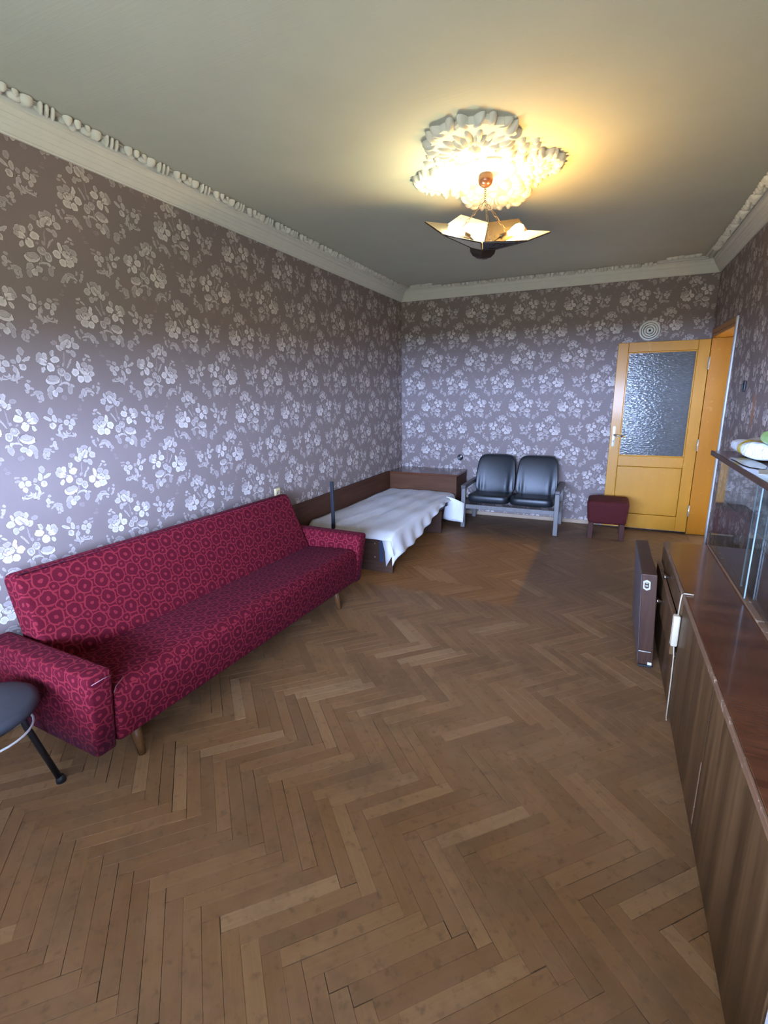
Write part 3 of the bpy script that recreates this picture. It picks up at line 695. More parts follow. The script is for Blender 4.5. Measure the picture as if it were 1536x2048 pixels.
# ------------------------------------------------------------------ ceiling medallion
MC = (1.659, 3.03, CEIL)
med = thing('ceiling_medallion', MC, 'white plaster medallion of acanthus leaves on the ceiling', 'medallion')
DN = Matrix.Diagonal((1, 1, -1, 1))
m = MB()
m.lathe([(.165, 0), (.165, .006), (.150, .016), (.138, .018), (.130, .010), (.112, .010), (.104, .022), (.090, .024), (.080, .012), (.050, .012), (.044, .018), (.0, .018)], 40, DN)
m.build('centre_ring', M_PLASTER, med)
def spray(ang, r0, length, width, seed, scale=1.0):
    """acanthus fan: scalloped plate with raised leaflets"""
    q = MB(); rr = random.Random(seed); M = DN@Rz(ang); cx = r0+length*.45
    outl = []; n = 54
    for i in range(n):
        a = 2*PI*i/n; k = 1+.06*math.cos(13*a)+.03*math.cos(21*a+seed)
        flare = 1.0 if math.cos(a) > -.2 else .62
        outl.append((cx+math.cos(a)*length*.56*k, math.sin(a)*width*1.02*k*flare))
    n = len(outl); inn = [(cx+(x-cx)*.90, y*.90) for x, y in outl]
    vs = [(x, y, 0) for x, y in outl]+[(x, y, .022+.010*((i % 6) < 3)) for i, (x, y) in enumerate(outl)]+[(x, y, .030) for x, y in inn]+[(cx, 0, .020)]
    fs = [(i, (i+1) % n, n+(i+1) % n, n+i) for i in range(n)]+[(n+i, n+(i+1) % n, 2*n+(i+1) % n, 2*n+i) for i in range(n)]+[(2*n+i, 2*n+(i+1) % n, 3*n) for i in range(n)]
    q.add(vs, fs, False, M)
    for i in range(13):                                             # curled rim
        a = -2.0+4.0*i/12; f_ = .60 if abs(a) > 1.75 else 1.0
        lobe(q, cx+math.cos(a)*length*.53, math.sin(a)*width*.98*f_, .040*scale, .019*scale, a+(.5 if i % 2 else -.4), .036+.012*rr.random(), M, 10, 4)
    for i in range(9):                                              # leaflets radiating from the foot of the fan
        a = -1.30+2.6*i/8; l = length*(.40+.12*math.cos(a))
        x, y = r0+length*.16+math.cos(a)*l*.95, math.sin(a)*width*.78
        lobe(q, x, y, l*.42, .017*scale, a*.9, .040+.008*rr.random(), M, 10, 4)
    for i in range(7):
        a = -1.0+2.0*i/6; lobe(q, r0+length*.30+math.cos(a)*length*.24, math.sin(a)*width*.42, length*.16, .013*scale, a, .052, M, 8, 4)
    lobe(q, r0+length*.22, 0, .040*scale, .034*scale, 0, .050, M, 12, 4)
    for s in (-1, 1):
        lobe(q, r0+.0, s*width*.42, .045*scale, .020*scale, s*.9, .034, M, 10, 4); lobe(q, r0+length*.10, s*width*.78, .036*scale, .016*scale, s*1.3, .036, M, 10, 4)
    return q.build('leaf_spray', M_PLASTER, med)
spray(-PI/2+.05, .25, .33, .20, 1, 1.15); spray(PI/2+.05, .22, .30, .18, 2, 1.1); spray(PI+.05, .19, .20, .13, 3, .9); spray(.05, .19, .20, .13, 4, .9)
for k, a in enumerate((PI/4, 3*PI/4, 5*PI/4, 7*PI/4)):
    q = MB(); M = DN@Rz(a+.05)
    for i, (x, y, r) in enumerate(((.205, 0, .040), (.255, .035, .034), (.255, -.035, .034), (.305, .014, .030), (.340, .060, .022), (.345, -.030, .022), (.375, .03, .016))):
        lobe(q, x, y, r*1.15, r*.72, (y*8), .030-.002*i, M, 10, 4, .004)
    q.build('corner_leaf', M_PLASTER, med)

# ------------------------------------------------------------------ chandelier
HUB = Vector((1.662, 3.01, 2.275))
ch = thing('chandelier', (1.659, 3.03, CEIL), 'brown chandelier with flat opal and fretwork panels on chains, two bulbs lit', 'ceiling lamp')
def cw(p): return tuple(Vector(p)-ch.location)
m = MB(); m.lathe([(.0, -.082), (.018, -.080), (.034, -.068), (.042, -.048), (.041, -.028), (.037, -.018), (.030, -.0135), (0, -.0135)], 24, T(0, 0, 0)); m.build('ceiling_cup', M_CANOPY, ch)
MCH = T(*(HUB-ch.location))@Rz(.233)@Ry(math.radians(8))@Rx(math.radians(26))
R1, H1, R2, H2 = .265, .080, .345, .105
def pol(r, deg, z): return Vector((r*math.cos(math.radians(deg)), r*math.sin(math.radians(deg)), z))
def inset(pts, k):
    c = sum(pts, Vector())/len(pts); return [p+(c-p)*k for p in pts]
for k in range(6):
    az = 60*k; pts = [pol(.070, az-27, .004), pol(R1, az-29.3, H1), pol(R2, az, H2), pol(R1, az+29.3, H1), pol(.070, az+27, .004)]
    nrm = (pts[1]-pts[0]).cross(pts[3]-pts[0]).normalized()
    if nrm.z < 0: nrm = -nrm
    def plate(ps, lo, hi):
        n = len(ps); vs = [tuple(p+nrm*lo) for p in ps]+[tuple(p+nrm*hi) for p in ps]
        return vs, [tuple(range(n))[::-1], tuple(range(n, 2*n))]+[(i, (i+1) % n, n+(i+1) % n, n+i) for i in range(n)]
    if k % 2 == 0:
        a = MB(); a.add(*plate(pts, -.002, .002), False, MCH); pan = a.build('opal_panel', M_OPAL, ch)
        fr = MB()
        for i in range(5): fr.bar(pts[i-1]-nrm*.003, pts[i]-nrm*.003, .0028, .0028, 6, MCH)
        fr.build('panel_rim', M_BROWN, pan)
    else:
        a = MB(); a.add(*plate(inset(pts, .05), -.0010, .0010), False, MCH); pan = a.build('fret_backing', M_FRETBACK, ch)
        fr = MB(); inn = inset(pts, .34)
        for i in range(5):                                         # broad frame
            q = [pts[i-1], pts[i], inn[i], inn[i-1]]; fr.add(*plate(q, -.0035, .0035), False, MCH)
        c = sum(pts, Vector())/5; ax = (pts[2]-c).normalized(); ay = nrm.cross(ax)
        def leafshape(x, y, l, w, rot):
            ps = []
            for i in range(10):
                t = 2*PI*i/10; lx, ly = l*math.cos(t), w*math.sin(t)*(1+.35*math.cos(t))
                ps.append(c+ax*(x+lx*math.cos(rot)-ly*math.sin(rot))+ay*(y+lx*math.sin(rot)+ly*math.cos(rot)))
            fr.add(*plate(ps, -.003, .003), False, MCH)
        for lf in ((.045, .045, .034, .014, .5), (.045, -.045, .034, .014, -.5), (-.005, .0, .030, .013, 0), (-.010, .024, .024, .010, .9), (-.010, -.024, .024, .010, -.9), (.060, 0, .022, .010, 1.57)): leafshape(*lf)
        for s in (-1, 1):
            fr.tube([tuple(c+ax*(-.06+.012*i)+ay*s*(.012+.014*math.sin(i*.7))) for i in range(12)], .0022, 5, False, MCH)
        fr.build('fretwork', M_BROWN, pan)
m = MB(); m.lathe([(0, -.050), (.040, -.048), (.058, -.040), (.078, -.018), (.082, 0), (.078, .010), (.04, .014), (0, .014)], 6, MCH@Rz(PI/6), False); hub = m.build('hub', M_BROWN, ch)
MB().lathe([(0, -.0535), (.036, -.0515), (.040, -.047), (.0, -.046)], 18, MCH).build('hub_plate', M_CANOPY, hub)
spl = Vector((0, 0, 2.52-CEIL))
m = MB()
def chain(a, b, nlinks, r=.0035, rad=.0016):
    a, b = Vector(a), Vector(b); d = (b-a)/nlinks; dn = d.normalized(); s = dn.orthogonal().normalized(); w = dn.cross(s)
    for i in range(nlinks):
        c0 = a+d*(i+.5); e = s if i % 2 else w
        m.tube([tuple(c0+dn*(d.length*.62*math.cos(q*PI/4))+e*(.0065*math.sin(q*PI/4))) for q in range(8)], rad, 5, True)
chain((0, 0, -.080), spl, 6)
for dg in (40, 160, 285): chain(spl, MCH@pol(.17, dg, .052), 9)
m.build('chain', M_BROWN, ch)
def lampholder(deg, r, z, mat, lit):
    a, b = MCH@pol(r, deg, z), MCH@pol(r+.1, deg, z+.040); dv = (b-a).normalized(); MQ = T(*a)@dv.to_track_quat('Z', 'Y').to_matrix().to_4x4()
    h = MB(); h.bar(MCH@pol(.03, deg, .010), a, .006, .006, 8); h.lathe([(0, 0), (.014, 0), (.016, .004), (.016, .034), (.012, .040), (0, .040)], 14, MQ); s = h.build('lamp_socket', M_BROWN, ch)
    b_ = MB(); b_.lathe([(.0, .0405), (.011, .042), (.014, .058), (.024, .076), (.030, .096), (.027, .116), (.015, .130), (0, .135)], 20, MQ); b_.build('bulb', mat, s, label=lit)
lampholder(195, .085, .052, M_BULB1, 'lit bulb with a whitish glow'); lampholder(18, .090, .056, M_BULB2, 'lit bulb with a warm yellow glow')

# ------------------------------------------------------------------ doorway and open door
jm = MB(); jm.box(W-.004, W+WT+.004, DY1-.030, DY1-.0005, 0, DZ-.031, .004); jm.box(W-.004, W+WT+.004, DY0+.0005, DY0+.030, 0, DZ-.031, .004); jm.box(W-.004, W+WT+.004, DY0+.0005, DY1-.0005, DZ-.030, DZ-.0005, .004)
jamb = S('trim_5', jm, M_JAMB, label='amber varnished door lining in the right wall')
MB().box(W-.012, W-.0005, DY0-.045, DY0-.0005, 0, DZ+.04, .003).build('casing', M_WHITETRIM, jamb, label='chipped white casing strip')
MB().box(W-.012, W-.0005, DY0-.0004, DY1-.02, DZ+.0005, DZ+.04, .003).build('casing', M_JAMB, jamb, label='amber head casing')
X0, X1, YF, YB = 2.430, 3.235, D-.085, D-.045                        # door leaf swung open against the far wall
dr = bpy.data.objects.new('door_1', None); C.objects.link(dr); dr.location = (X1, YB, 0); tag(dr, 'honey-varnished wooden door with pebbled glass, open against the far wall', kind='structure')
ZB, ZT = .022, 1.945
GX0, GX1, GZ0, GZ1 = 2.528, 3.135, .800, 1.850
m = MB(); m.box(X0, GX0, YF, YB, ZB, ZT, .004); m.build('stile', M_DOOR, dr, world=True)
m = MB(); m.box(GX1, X1, YF, YB, ZB, ZT, .004); m.build('stile', M_DOOR, dr, world=True)
m = MB(); m.box(GX0, GX1, YF, YB, GZ1, ZT, .004); m.build('rail', M_DOOR, dr, world=True)
m = MB(); m.box(GX0, GX1, YF, YB, .690, GZ0, .004); m.build('rail', M_DOOR, dr, world=True)
m = MB(); m.box(GX0, GX1, YF, YB, ZB, .175, .004); m.build('rail', M_DOOR, dr, world=True)
m = MB(); m.box(GX0+.002, GX1-.002, YF+.007, YB-.006, .178, .687, .006); m.build('panel', M_DOOR, dr, world=True)
m = MB(); m.box(GX0, GX1, YF+.016, YF+.022, GZ0, GZ1, .001); m.build('pane', M_PEBBLE, dr, world=True, label='pebbled obscure glass pane')
m = MB()
for (a, b, c, d) in ((GX0, GX0+.012, GZ0, GZ1), (GX1-.012, GX1, GZ0, GZ1), (GX0+.012, GX1-.012, GZ0, GZ0+.012), (GX0+.012, GX1-.012, GZ1-.012, GZ1)): m.box(a, b, YF+.004, YF+.0155, c, d, .003)
m.build('glazing_bead', M_DOOR, dr, world=True)
hp = MB().box(2.452, 2.480, YF-.003, YF-.0002, .897, 1.109, .006, 3).build('handle_plate', M_NICKEL, dr, world=True, label='pale metal backplate')
m = MB(); m.tube([(2.466, YF-.003, 1.020), (2.466, YF-.040, 1.020), (2.474, YF-.052, 1.019), (2.52, YF-.056, 1.012), (2.585, YF-.052, 1.004)], [.009, .009, .010, .010, .009], 10)
m.build('lever', M_CHROME, dr, world=True, label='chrome lever handle')
MB().box(2.462, 2.469, YF-.0045, YF-.0034, .940, .965, .001).build('keyhole', M_BLACK, hp, world=True)
for z in (.25, .93, 1.72):
    m = MB(); m.lathe([(0, -.06), (.009, -.058), (.009, -.002), (.0095, 0), (.009, .002), (.009, .058), (0, .06)], 12, T(X1+.003, YF-.005, z)); m.build('hinge', M_NICKEL, dr, world=True)

# wall fittings
vt = thing('wall_vent', (2.704, D, 1.965), 'round off-white vent cover with concentric rings above the door', 'vent')
MV = T(0, 0, .093)@Rx(PI/2)
MB().lathe([(.098, 0), (.098, .010), (.092, .020), (.082, .022), (.078, .016), (.078, .012)], 40, MV).build('rim', M_VENT, vt)
MB().lathe([(.0795, .0005), (.0795, .0125), (0, .0125)], 36, MV).build('backing', M_DARKGREY, vt)
for r, q in ((.074, .0165), (.0525, .0165), (.031, .0205)): MB().lathe([(r, .0128), (r, .024), (r-.004, .028), (r-q+.004, .028), (r-q, .024), (r-q, .0128)], 36, MV).build('ring', M_VENT, vt)
MB().lathe([(0, .012), (.0, .024), (.006, .026), (.011, .024), (.012, .012)][::-1], 16, MV).build('centre_knob', M_BLACK, vt)
so = thing('wall_socket', (.776, D, .665), 'round black open socket on the far wall beside the double seat', 'socket')
MS = T(0, 0, .036)@Rx(PI/2)
MB().lathe([(.037, 0), (.037, .004), (.033, .007), (.030, .004), (0, .003)], 28, MS).build('socket_box', M_BLACK, so)
MB().lathe([(.013, .003), (.013, .012), (.009, .014), (0, .014)], 16, MS@T(.004, .002, 0)).build('core', M_CASEDGE, so)
MB().box(.006, .022, -.0145, -.0125, .042, .060, .001).build('contact', M_NICKEL, so)
s2 = thing('wall_socket', (0, 3.165, .675), 'yellowed ivory socket on the left wall above the sofa', 'socket')
MB().box(.0005, .014, -.036, .036, 0, .075, .006, 3).build('cover', M_IVORY, s2)
MB().lathe([(.021, .012), (.021, .017), (.018, .017), (.017, .0145), (0, .0145)], 20, T(0, 0, .037)@Ry(PI/2)).build('socket_well', M_CREAM, s2)
for q in (-.0095, .0095): MB().lathe([(0, .0146), (.003, .0146), (.003, .0154), (0, .0154)], 8, T(0, q, .037)@Ry(PI/2)).build('pin_hole', M_BLACK, s2)
sw = thing('wall_switch', (W, 4.235, 1.455), 'dark wall switch beside the doorway on the right wall', 'switch')
MB().box(-.014, -.0005, -.030, .030, 0, .078, .005, 3).build('cover', M_BLACK, sw)
MB().box(-.021, -.0141, -.011, .011, .022, .056, .003).build('rocker', M_BLACK, sw)

# ------------------------------------------------------------------ sofa
sofa = thing('sofa', (.035, .985, 0), 'long crimson sofa with jacquard ring pattern along the left wall', 'sofa', rz=-math.radians(2.6))
SL = 2.055                                                           # overall length along local y
def extr(prof, y0, y1, bev, seg=3):
    """profile in (x,z) extruded along y, bevelled"""
    M = Matrix(((1, 0, 0, 0), (0, 0, 1, 0), (0, 1, 0, 0), (0, 0, 0, 1)))
    return MB().prism(prof, y0, y1, M, bev, seg)
AW = .105
seat = extr([(.20, .165), (.715, .165), (.735, .30), (.735, .385), (.70, .415), (.60, .412), (.20, .385)], AW+.004, SL-AW-.004, .022, 4).build('seat', M_FABRIC, sofa, uv=True)
extr([(.25, .150), (.66, .150), (.66, .1645), (.25, .1645)], AW+.02, SL-AW-.02, .003, 2).build('base_board', M_LEGWOOD, sofa)
extr([(.19, .30), (.325, .36), (.335, .40), (.175, .755), (.150, .775), (.095, .765), (.07, .74)], AW+.008, SL-AW-.008, .022, 4).build('backrest', M_FABRIC, sofa, uv=True)
for e, y0, y1 in ((0, 0, AW), (1, SL-AW, SL)):
    m = MB(); fl = .0 ; b = bmesh.new()
    # arm: front edge slightly raked, outer face leaning out towards the top
    o0, o1 = (y0, y1)
    out = -1 if e == 0 else 1
    zs = [(.165, .022), (.34, .010), (.515, 0)]
    vs = []
    for z, ins in zs:
        ya, yb = (y0+ins, y1) if e == 0 else (y0, y1-ins)
        xf = .715+.045*(z-.165)/.35
        vs += [(.075, ya, z), (xf, ya, z), (xf, yb, z), (.075, yb, z)]
    vb = [b.verts.new(v) for v in vs]
    b.faces.new([vb[i] for i in (3, 2, 1, 0)]); b.faces.new([vb[i] for i in (8, 9, 10, 11)])
    for lv in (0, 4):
        for i in range(4): b.faces.new([vb[lv+i], vb[lv+(i+1) % 4], vb[lv+4+(i+1) % 4], vb[lv+4+i]])
    bmesh.ops.recalc_face_normals(b, faces=b.faces[:])
    ed = [q for q in b.edges if max(v.co.z for v in q.verts) > .5 or abs(q.verts[0].co.z-q.verts[1].co.z) > .05]
    bmesh.ops.bevel(b, geom=ed, offset=.020, segments=4, affect='EDGES', profile=.5)
    m.bm(b, True); arm = m.build('armrest', M_FABRIC, sofa, uv=True)
    if e == 0: MB().tube([(.763, y0+.016, .488), (.764, y0+.06, .491), (.764, y1-.014, .489)], .0016, 6).build('seam', M_PIPING, arm)
MB().tube([(.728, AW+.007, .392), (.715, AW+.025, .404), (.70, AW+.07, .416)], .0016, 6).build('seam', M_PIPING, seat)
for lx, ly in ((.64, AW+.13), (.64, SL-AW-.13), (.20, AW+.12), (.20, SL-AW-.12)):
    MB().bar((lx-.02, ly, .152), (lx+.012, ly, .0), .026, .014, 12).build('leg', M_LEGWOOD, sofa)

# ------------------------------------------------------------------ black stool at the left edge
st = thing('stool', (.50, .755, 0), 'round slate-grey padded stool on black splayed legs beside the near sofa arm', 'stool')
MB().lathe([(0, .405), (.150, .405), (.168, .412), (.178, .428), (.174, .444), (.155, .452), (.08, .456), (0, .457)], 36).build('seat_pad', M_STOOLSEAT, st)
MB().lathe([(0, .388), (.135, .388), (.138, .404), (0, .404)], 28).build('seat_plate', M_BLACK, st)
for a in (82, 202, 322):
    a = math.radians(a); ca, sa = math.cos(a), math.sin(a)
    lg = MB().tube([(.11*ca, .11*sa, .390), (.125*ca, .125*sa, .30), (.195*ca, .195*sa, .020)], .0115, 10).build('leg', M_BLACK, st)
    MB().lathe([(0, 0), (.017, 0), (.017, .018), (.013, .028), (0, .028)], 12, T(.198*ca, .198*sa, 0)).build('rubber_foot', M_RUBBER, lg)
MB().tube([(.145*math.cos(2*PI*i/32), .145*math.sin(2*PI*i/32), .345) for i in range(32)], .0042, 8, True).build('ring', M_WIRE, st, label='pale metal ring under the seat')

# ------------------------------------------------------------------ bed
bed = thing('bed', (.44, 4.45, 0), 'low dark walnut bed with a side board against the left wall', 'bed')
def bw(mb, name, mat, **kw): return mb.build(name, mat, bed, world=True, **kw)
bw(MB().box(.020, .040, 3.22, 5.36, .05, .570, .003), 'side_board', M_BEDWOOD)
bw(MB().box(.045, .842, 3.560, 3.585, 0, .290, .002), 'foot_panel', M_BEDFOOT)
bw(MB().box(.20, .850, 4.868, 4.888, 0, .245, .002), 'support_panel', M_BEDFOOT)
bw(MB().box(.045, .835, 3.590, 5.365, .295, .325, .004), 'bed_board', M_BEDWOOD)
bw(MB().box(.815, .838, 3.62, 5.33, .250, .294, .003), 'rail', M_STEEL)
bw(MB().box(.05, .80, 3.60, 5.35, .326, .352, .010, 3), 'thin_mattress', M_SHEET)
pst = bw(MB().box(.278, .306, 3.535, 3.5585, .10, .757, .003), 'post', M_STEEL, label='black upright steel post')
br = bw(MB().box(.725, .765, 3.5535, 3.5595, .090, .285, .002), 'bracket', M_BLUESTEEL)
for z in (.13, .25):
    MB().lathe([(0, 0), (.006, .001), (.008, .004), (0, .005)][::-1], 10, T(.685, 3.5545, z)@Rx(PI/2)).build('screw', M_SCREW, bed, world=True)
bw(MB().box(.842, .862, 5.03, 5.06, .265, .315, .003), 'bracket', M_STEEL)
# sheet
def sheet():
    m = MB(); NY, NX1, NX2 = 64, 30, 12; rr = random.Random(5); vs = []; fs = []
    def lerp(tab, t):
        for (a, va), (b, vb) in zip(tab, tab[1:]):
            if t <= b: return va+(vb-va)*(t-a)/(b-a)
        return tab[-1][1]
    hang = [(0, .20), (.06, .175), (.12, .185), (.30, .165), (.45, .12), (.60, .07), (.74, .035), (.84, .03), (.90, .05), (.95, .06), (1, .06)]
    flare = [(0, .02), (.05, .05), (.12, .045), (.5, .03), (.8, .02), (.9, .02), (1, .02)]
    for j in range(NY+1):
        t = j/NY; y = 3.515+t*1.835
        for i in range(NX1+1):
            u = i/NX1; x = .048+u*.798
            z = .362+.003*math.sin(x*9+y*3)+.0025*math.sin(x*30-y*4+1)+.002*math.sin(y*13+x*4)
            z += .030*max(0, 1-u*2.2)*max(0, 1-t*2.0)
            if t < .045: z -= (1-t/.045)**1.5*.060
            if u > .93: z -= ((u-.93)/.07)**2*.010
            vs.append((x, y, z))
        x0, z0 = .846, vs[-1][2]
        for i in range(1, NX2+1):
            s = i/NX2; h = lerp(hang, t); fl = lerp(flare, t)
            x = x0+.014*min(1, s*4)+fl*s**1.3+.010*math.sin(y*26+1)*s*(.4+.6*(t < .85))
            z = z0-h*s
            yy = y-(.06*s if t > .93 else 0)*((t-.93)/.07 if t > .93 else 0)
            if t < .05: yy -= .02*s
            vs.append((x, yy, max(.03, z)))
    n = NX1+NX2+1
    for j in range(NY):
        for i in range(n-1): fs.append((j*n+i, j*n+i+1, (j+1)*n+i+1, (j+1)*n+i))
    # corner tip hanging at the foot end
    k0 = len(vs); c = [NX1+2, NX1+5, NX1+8, n-1]
    m.add(vs, fs, True)
    fl = []; q0, q1, q2, q3 = Vector((.838, 5.10, .357)), Vector((1.020, 5.165, .285)), Vector((1.012, 5.165, .062)), Vector((.775, 5.175, .085))
    for j in range(9):
        for i in range(9):
            a, b = i/8, j/8; p = (q0*(1-a)+q1*a)*(1-b)+(q3*(1-a)+q2*a)*b
            fl.append((p.x, p.y+.012*math.sin(a*7+b*2)-.010*b, p.z+.012*math.sin(a*PI)*(1-b)))
    m.add(fl, [(j*9+i, j*9+i+1, j*9+i+10, j*9+i+9) for j in range(8) for i in range(8)], True)
    tip = [(.846, 3.515, .300), (.775, 3.512, .296), (.80, 3.506, .20), (.812, 3.500, .078), (.86, 3.500, .165), (.885, 3.498, .185), (.868, 3.503, .240)]
    tip = [(x, y-.004, z) for x, y, z in tip]
    m.add(tip, [(0, 1, 2, 6), (2, 3, 4), (2, 4, 5, 6)], True)
    return m
sh = sheet()
shm = sh.mesh('bed_sheet', (.44, 4.45, .30)); shm.materials.append(M_SHEET)
sho = bpy.data.objects.new('bed_sheet', shm); C.objects.link(sho); sho.location = (.44, 4.45, .30)
tag(sho, 'crumpled white sheet spread over the low bed and hanging off its side', 'sheet')
md = sho.modifiers.new('thickness', 'SOLIDIFY'); md.thickness = .002

# chest at the bed's head
chs = thing('bedding_chest', (.445, 5.62, 0), 'glossy brown chest in the far corner at the head of the bed', 'chest')
def cb(mb, name, mat, **kw): return mb.build(name, mat, chs, world=True, **kw)
cb(MB().box(.018, .872, 5.375, D-.022, .538, .560, .003), 'lid', M_VENEER_TOP)
cb(MB().box(.020, .866, 5.380, 5.400, .02, .537, .003), 'front_panel', M_CHESTWOOD)
cb(MB().box(.848, .868, 5.4005, D-.025, .0, .537, .003), 'side_panel', M_BEDWOOD)
cb(MB().box(.020, .040, 5.4005, D-.025, .0, .537, .003), 'side_panel', M_BEDWOOD)

# ------------------------------------------------------------------ double waiting seat
dc = thing('double_chair', (1.49, 5.50, 0), 'two joined black leatherette seats in a grey frame against the far wall', 'chair')
def cdx(mb, name, mat, **kw): return mb.build(name, mat, dc, world=True, **kw)
for x0, x1 in ((.975, 1.020), (1.965, 2.010)):
    cdx(MB().box(x0, x1, 5.205, 5.250, 0, .440, .004), 'leg', M_CHAIRFRAME)
    cdx(MB().box(x0, x1, 5.720, 5.765, 0, .440, .004), 'leg', M_CHAIRFRAME)
    cdx(MB().box(x0-.004, x1+.004, 5.195, 5.775, .441, .480, .006), 'armrest', M_CHAIRARM)
    cdx(MB().box(x0+.008, x1-.008, 5.251, 5.719, .225, .270, .003), 'side_rail', M_CHAIRFRAME)
cdx(MB().box(1.021, 1.964, 5.225, 5.250, .215, .262, .003), 'front_rail', M_CHAIRFRAME)
cdx(MB().box(1.021, 1.964, 5.700, 5.722, .215, .262, .003), 'rear_rail', M_CHAIRFRAME)
for xc in (1.262, 1.724):
    def sf(p):
        x, y, z = p; k = (5.46-y)/.26
        return (x, y, z+.020*k-.018*max(0, 1-((x-xc)/.2)**2)*max(0, 1-((y-5.46)/.24)**2))
    cs = MB().sell((xc, 5.440, .318), (.228, .245, .050), .35, .30, 40, 16, sf); cdx(cs, 'seat', M_LEATHER)
    def bf(p):
        x, y, z = p; h = (z-.325)/.445
        wdt = 1.0-.10*max(0, h-.55)/.45
        rib = .004*math.cos((x-xc)*95)*max(0, 1-abs(h-.22)/.28) if y < 5.64 else 0
        return (xc+(x-xc)*wdt, y+.105*h-.055*(1-((x-xc)/.22)**2)*(-.5)-.018*math.sin(h*PI)+rib, z)
    cs = MB().sell((xc, 5.622, .547), (.226, .040, .222), .30, .32, 96, 36, bf, M=None); bk = cdx(cs, 'backrest', M_LEATHER)

# ------------------------------------------------------------------ red footstool
ot = thing('footstool', (2.47, 5.42, 0), 'square dark red upholstered footstool in front of the open door', 'stool')
def op(mb, name, mat, **kw): return mb.build(name, mat, ot, world=True, **kw)
def of(p):
    x, y, z = p; k = (z-.155)/.245; s = .93+.09*min(1, k*1.3)
    return (2.47+(x-2.47)*s, 5.42+(y-5.42)*s, z)
op(MB().sell((2.47, 5.42, .275), (.192, .170, .122), .22, .18, 40, 20, of), 'cushion', M_OTTFAB)
for lx, ly in ((2.325, 5.275), (2.615, 5.275), (2.325, 5.565), (2.615, 5.565)):
    op(MB().prism([(lx-.024, ly-.024), (lx+.024, ly-.024), (lx+.024, ly+.024), (lx-.024, ly+.024)], .0, .170, bev=.004), 'leg', M_OTTLEG)

# ------------------------------------------------------------------ sideboard on the right
SX, SY0, SY1, SZ = 2.772, .925, 3.215, .600
sb = thing('sideboard', ((SX+W)/2, (SY0+SY1)/2, 0), 'long low polished walnut sideboard along the right wall', 'sideboard')
def sp(mb, name, mat, parent=None, **kw): return mb.build(name, mat, parent or sb, world=True, **kw)
sp(MB().box(SX+.004, W-.004, SY0, SY1-.002, .055, SZ-.0235, .002), 'carcass', M_VENEER)
sp(MB().box(SX+.035, W-.02, SY0+.02, SY1-.03, 0, .0545, .002), 'plinth', M_CASE)
sp(MB().box(SX-.006, W-.002, SY0-.004, SY1+.006, SZ-.023, SZ, .002), 'top_board', M_VENEER_TOP)
sp(MB().box(SX-.014, SX-.0062, SY0-.004, SY1+.006, SZ-.024, SZ+.0005, .002), 'top_edging', M_EDGE, label='worn light brown edging')
FX0, FX1 = SX-.012, SX+.0035
for y0, y1 in ((SY0+.004, 1.640), (1.646, 2.345)):
    sp(MB().box(FX0, FX1, y0, y1, .020, SZ-.028, .002), 'door', M_VENEER)
sp(MB().box(FX0, FX1, 2.352, SY1-.006, .020, .288, .002), 'door', M_VENEER)
d1 = sp(MB().box(FX0-.004, FX1, 2.377, SY1-.006, .478, SZ-.028, .002), 'drawer', M_VENEER)
d2 = sp(MB().box(FX0-.024, FX1-.022, 2.377, SY1-.006, .296, .470, .002), 'drawer', M_VENEER)
sp(MB().box(FX0-.0245, FX1-.0215, 2.377, SY1-.006, .4702, .4735, .001), 'drawer_edge', M_EDGE, d2)
sp(MB().box(FX0-.0005, FX1, 2.377, SY1-.006, .2885, .2925, .001), 'drawer_edge', M_EDGE, d2)
for dd, xk, yk, zk in ((d1, FX0-.004, 2.785, .526), (d2, FX0-.024, 2.785, .388)):
    k = sp(MB().lathe([(0, 0), (.006, 0), (.0055, .010), (.009, .016), (.0125, .022), (.012, .028), (0, .030)], 16, T(xk, yk, zk)@Ry(-PI/2)), 'knob', M_CHROME, dd)
sp(MB().box(FX0-.003, FX0-.0003, 1.6402, 1.6458, .06, .30, .0005), 'gap_strip', M_EDGE, label='pale strip in the gap between doors')
sp(MB().box(SX-.010, SX+.01, SY0-.018, SY0-.0045, .02, SZ-.03, .002), 'end_edging', M_WHITETRIM, label='white edge strip at the near end')
sp(MB().box(SX+.011, W-.01, SY0-.018, SY0-.0045, .02, SZ-.03, .002), 'end_panel', M_CASE)

# glass cabinet standing on the sideboard
gc = thing('glass_cabinet', ((2.94+W)/2, (SY0+SY1)/2, SZ), 'low glass display cabinet with brown top standing on the sideboard', 'cabinet')
def gp(mb, name, mat, parent=None, **kw): return mb.build(name, mat, parent or gc, world=True, **kw)
GZ = 1.122
gp(MB().box(2.935, W-.003, SY0, SY1+.015, GZ, GZ+.024, .002), 'top_board', M_VENEER_TOP)
gp(MB().box(2.930, 2.9347, SY0, SY1+.015, GZ-.0005, GZ+.0245, .001), 'top_edging', M_CASE)
gp(MB().box(2.975, 3.012, SY0+.01, SY1-.01, SZ+.0005, SZ+.011, .002), 'lower_track', M_EDGE)
gp(MB().box(2.975, 3.012, SY0+.01, SY1-.01, GZ-.010, GZ-.0005, .002), 'upper_track', M_CASE)
p1 = gp(MB().box(2.980, 2.984, 2.385, SY1-.016, SZ+.011, GZ-.010, 0), 'glass_door', M_GLASS)
gp(MB().box(2.9795, 2.9845, 2.380, 2.3848, SZ+.0112, GZ-.0102, 0), 'glass_edge', M_GLASSEDGE, p1)
p2 = gp(MB().box(2.998, 3.002, SY0+.02, 2.530, SZ+.011, GZ-.010, 0), 'glass_door', M_GLASS)
gp(MB().box(2.9975, 3.0025, 2.5302, 2.535, SZ+.0112, GZ-.0102, 0), 'glass_edge', M_GLASSEDGE, p2)
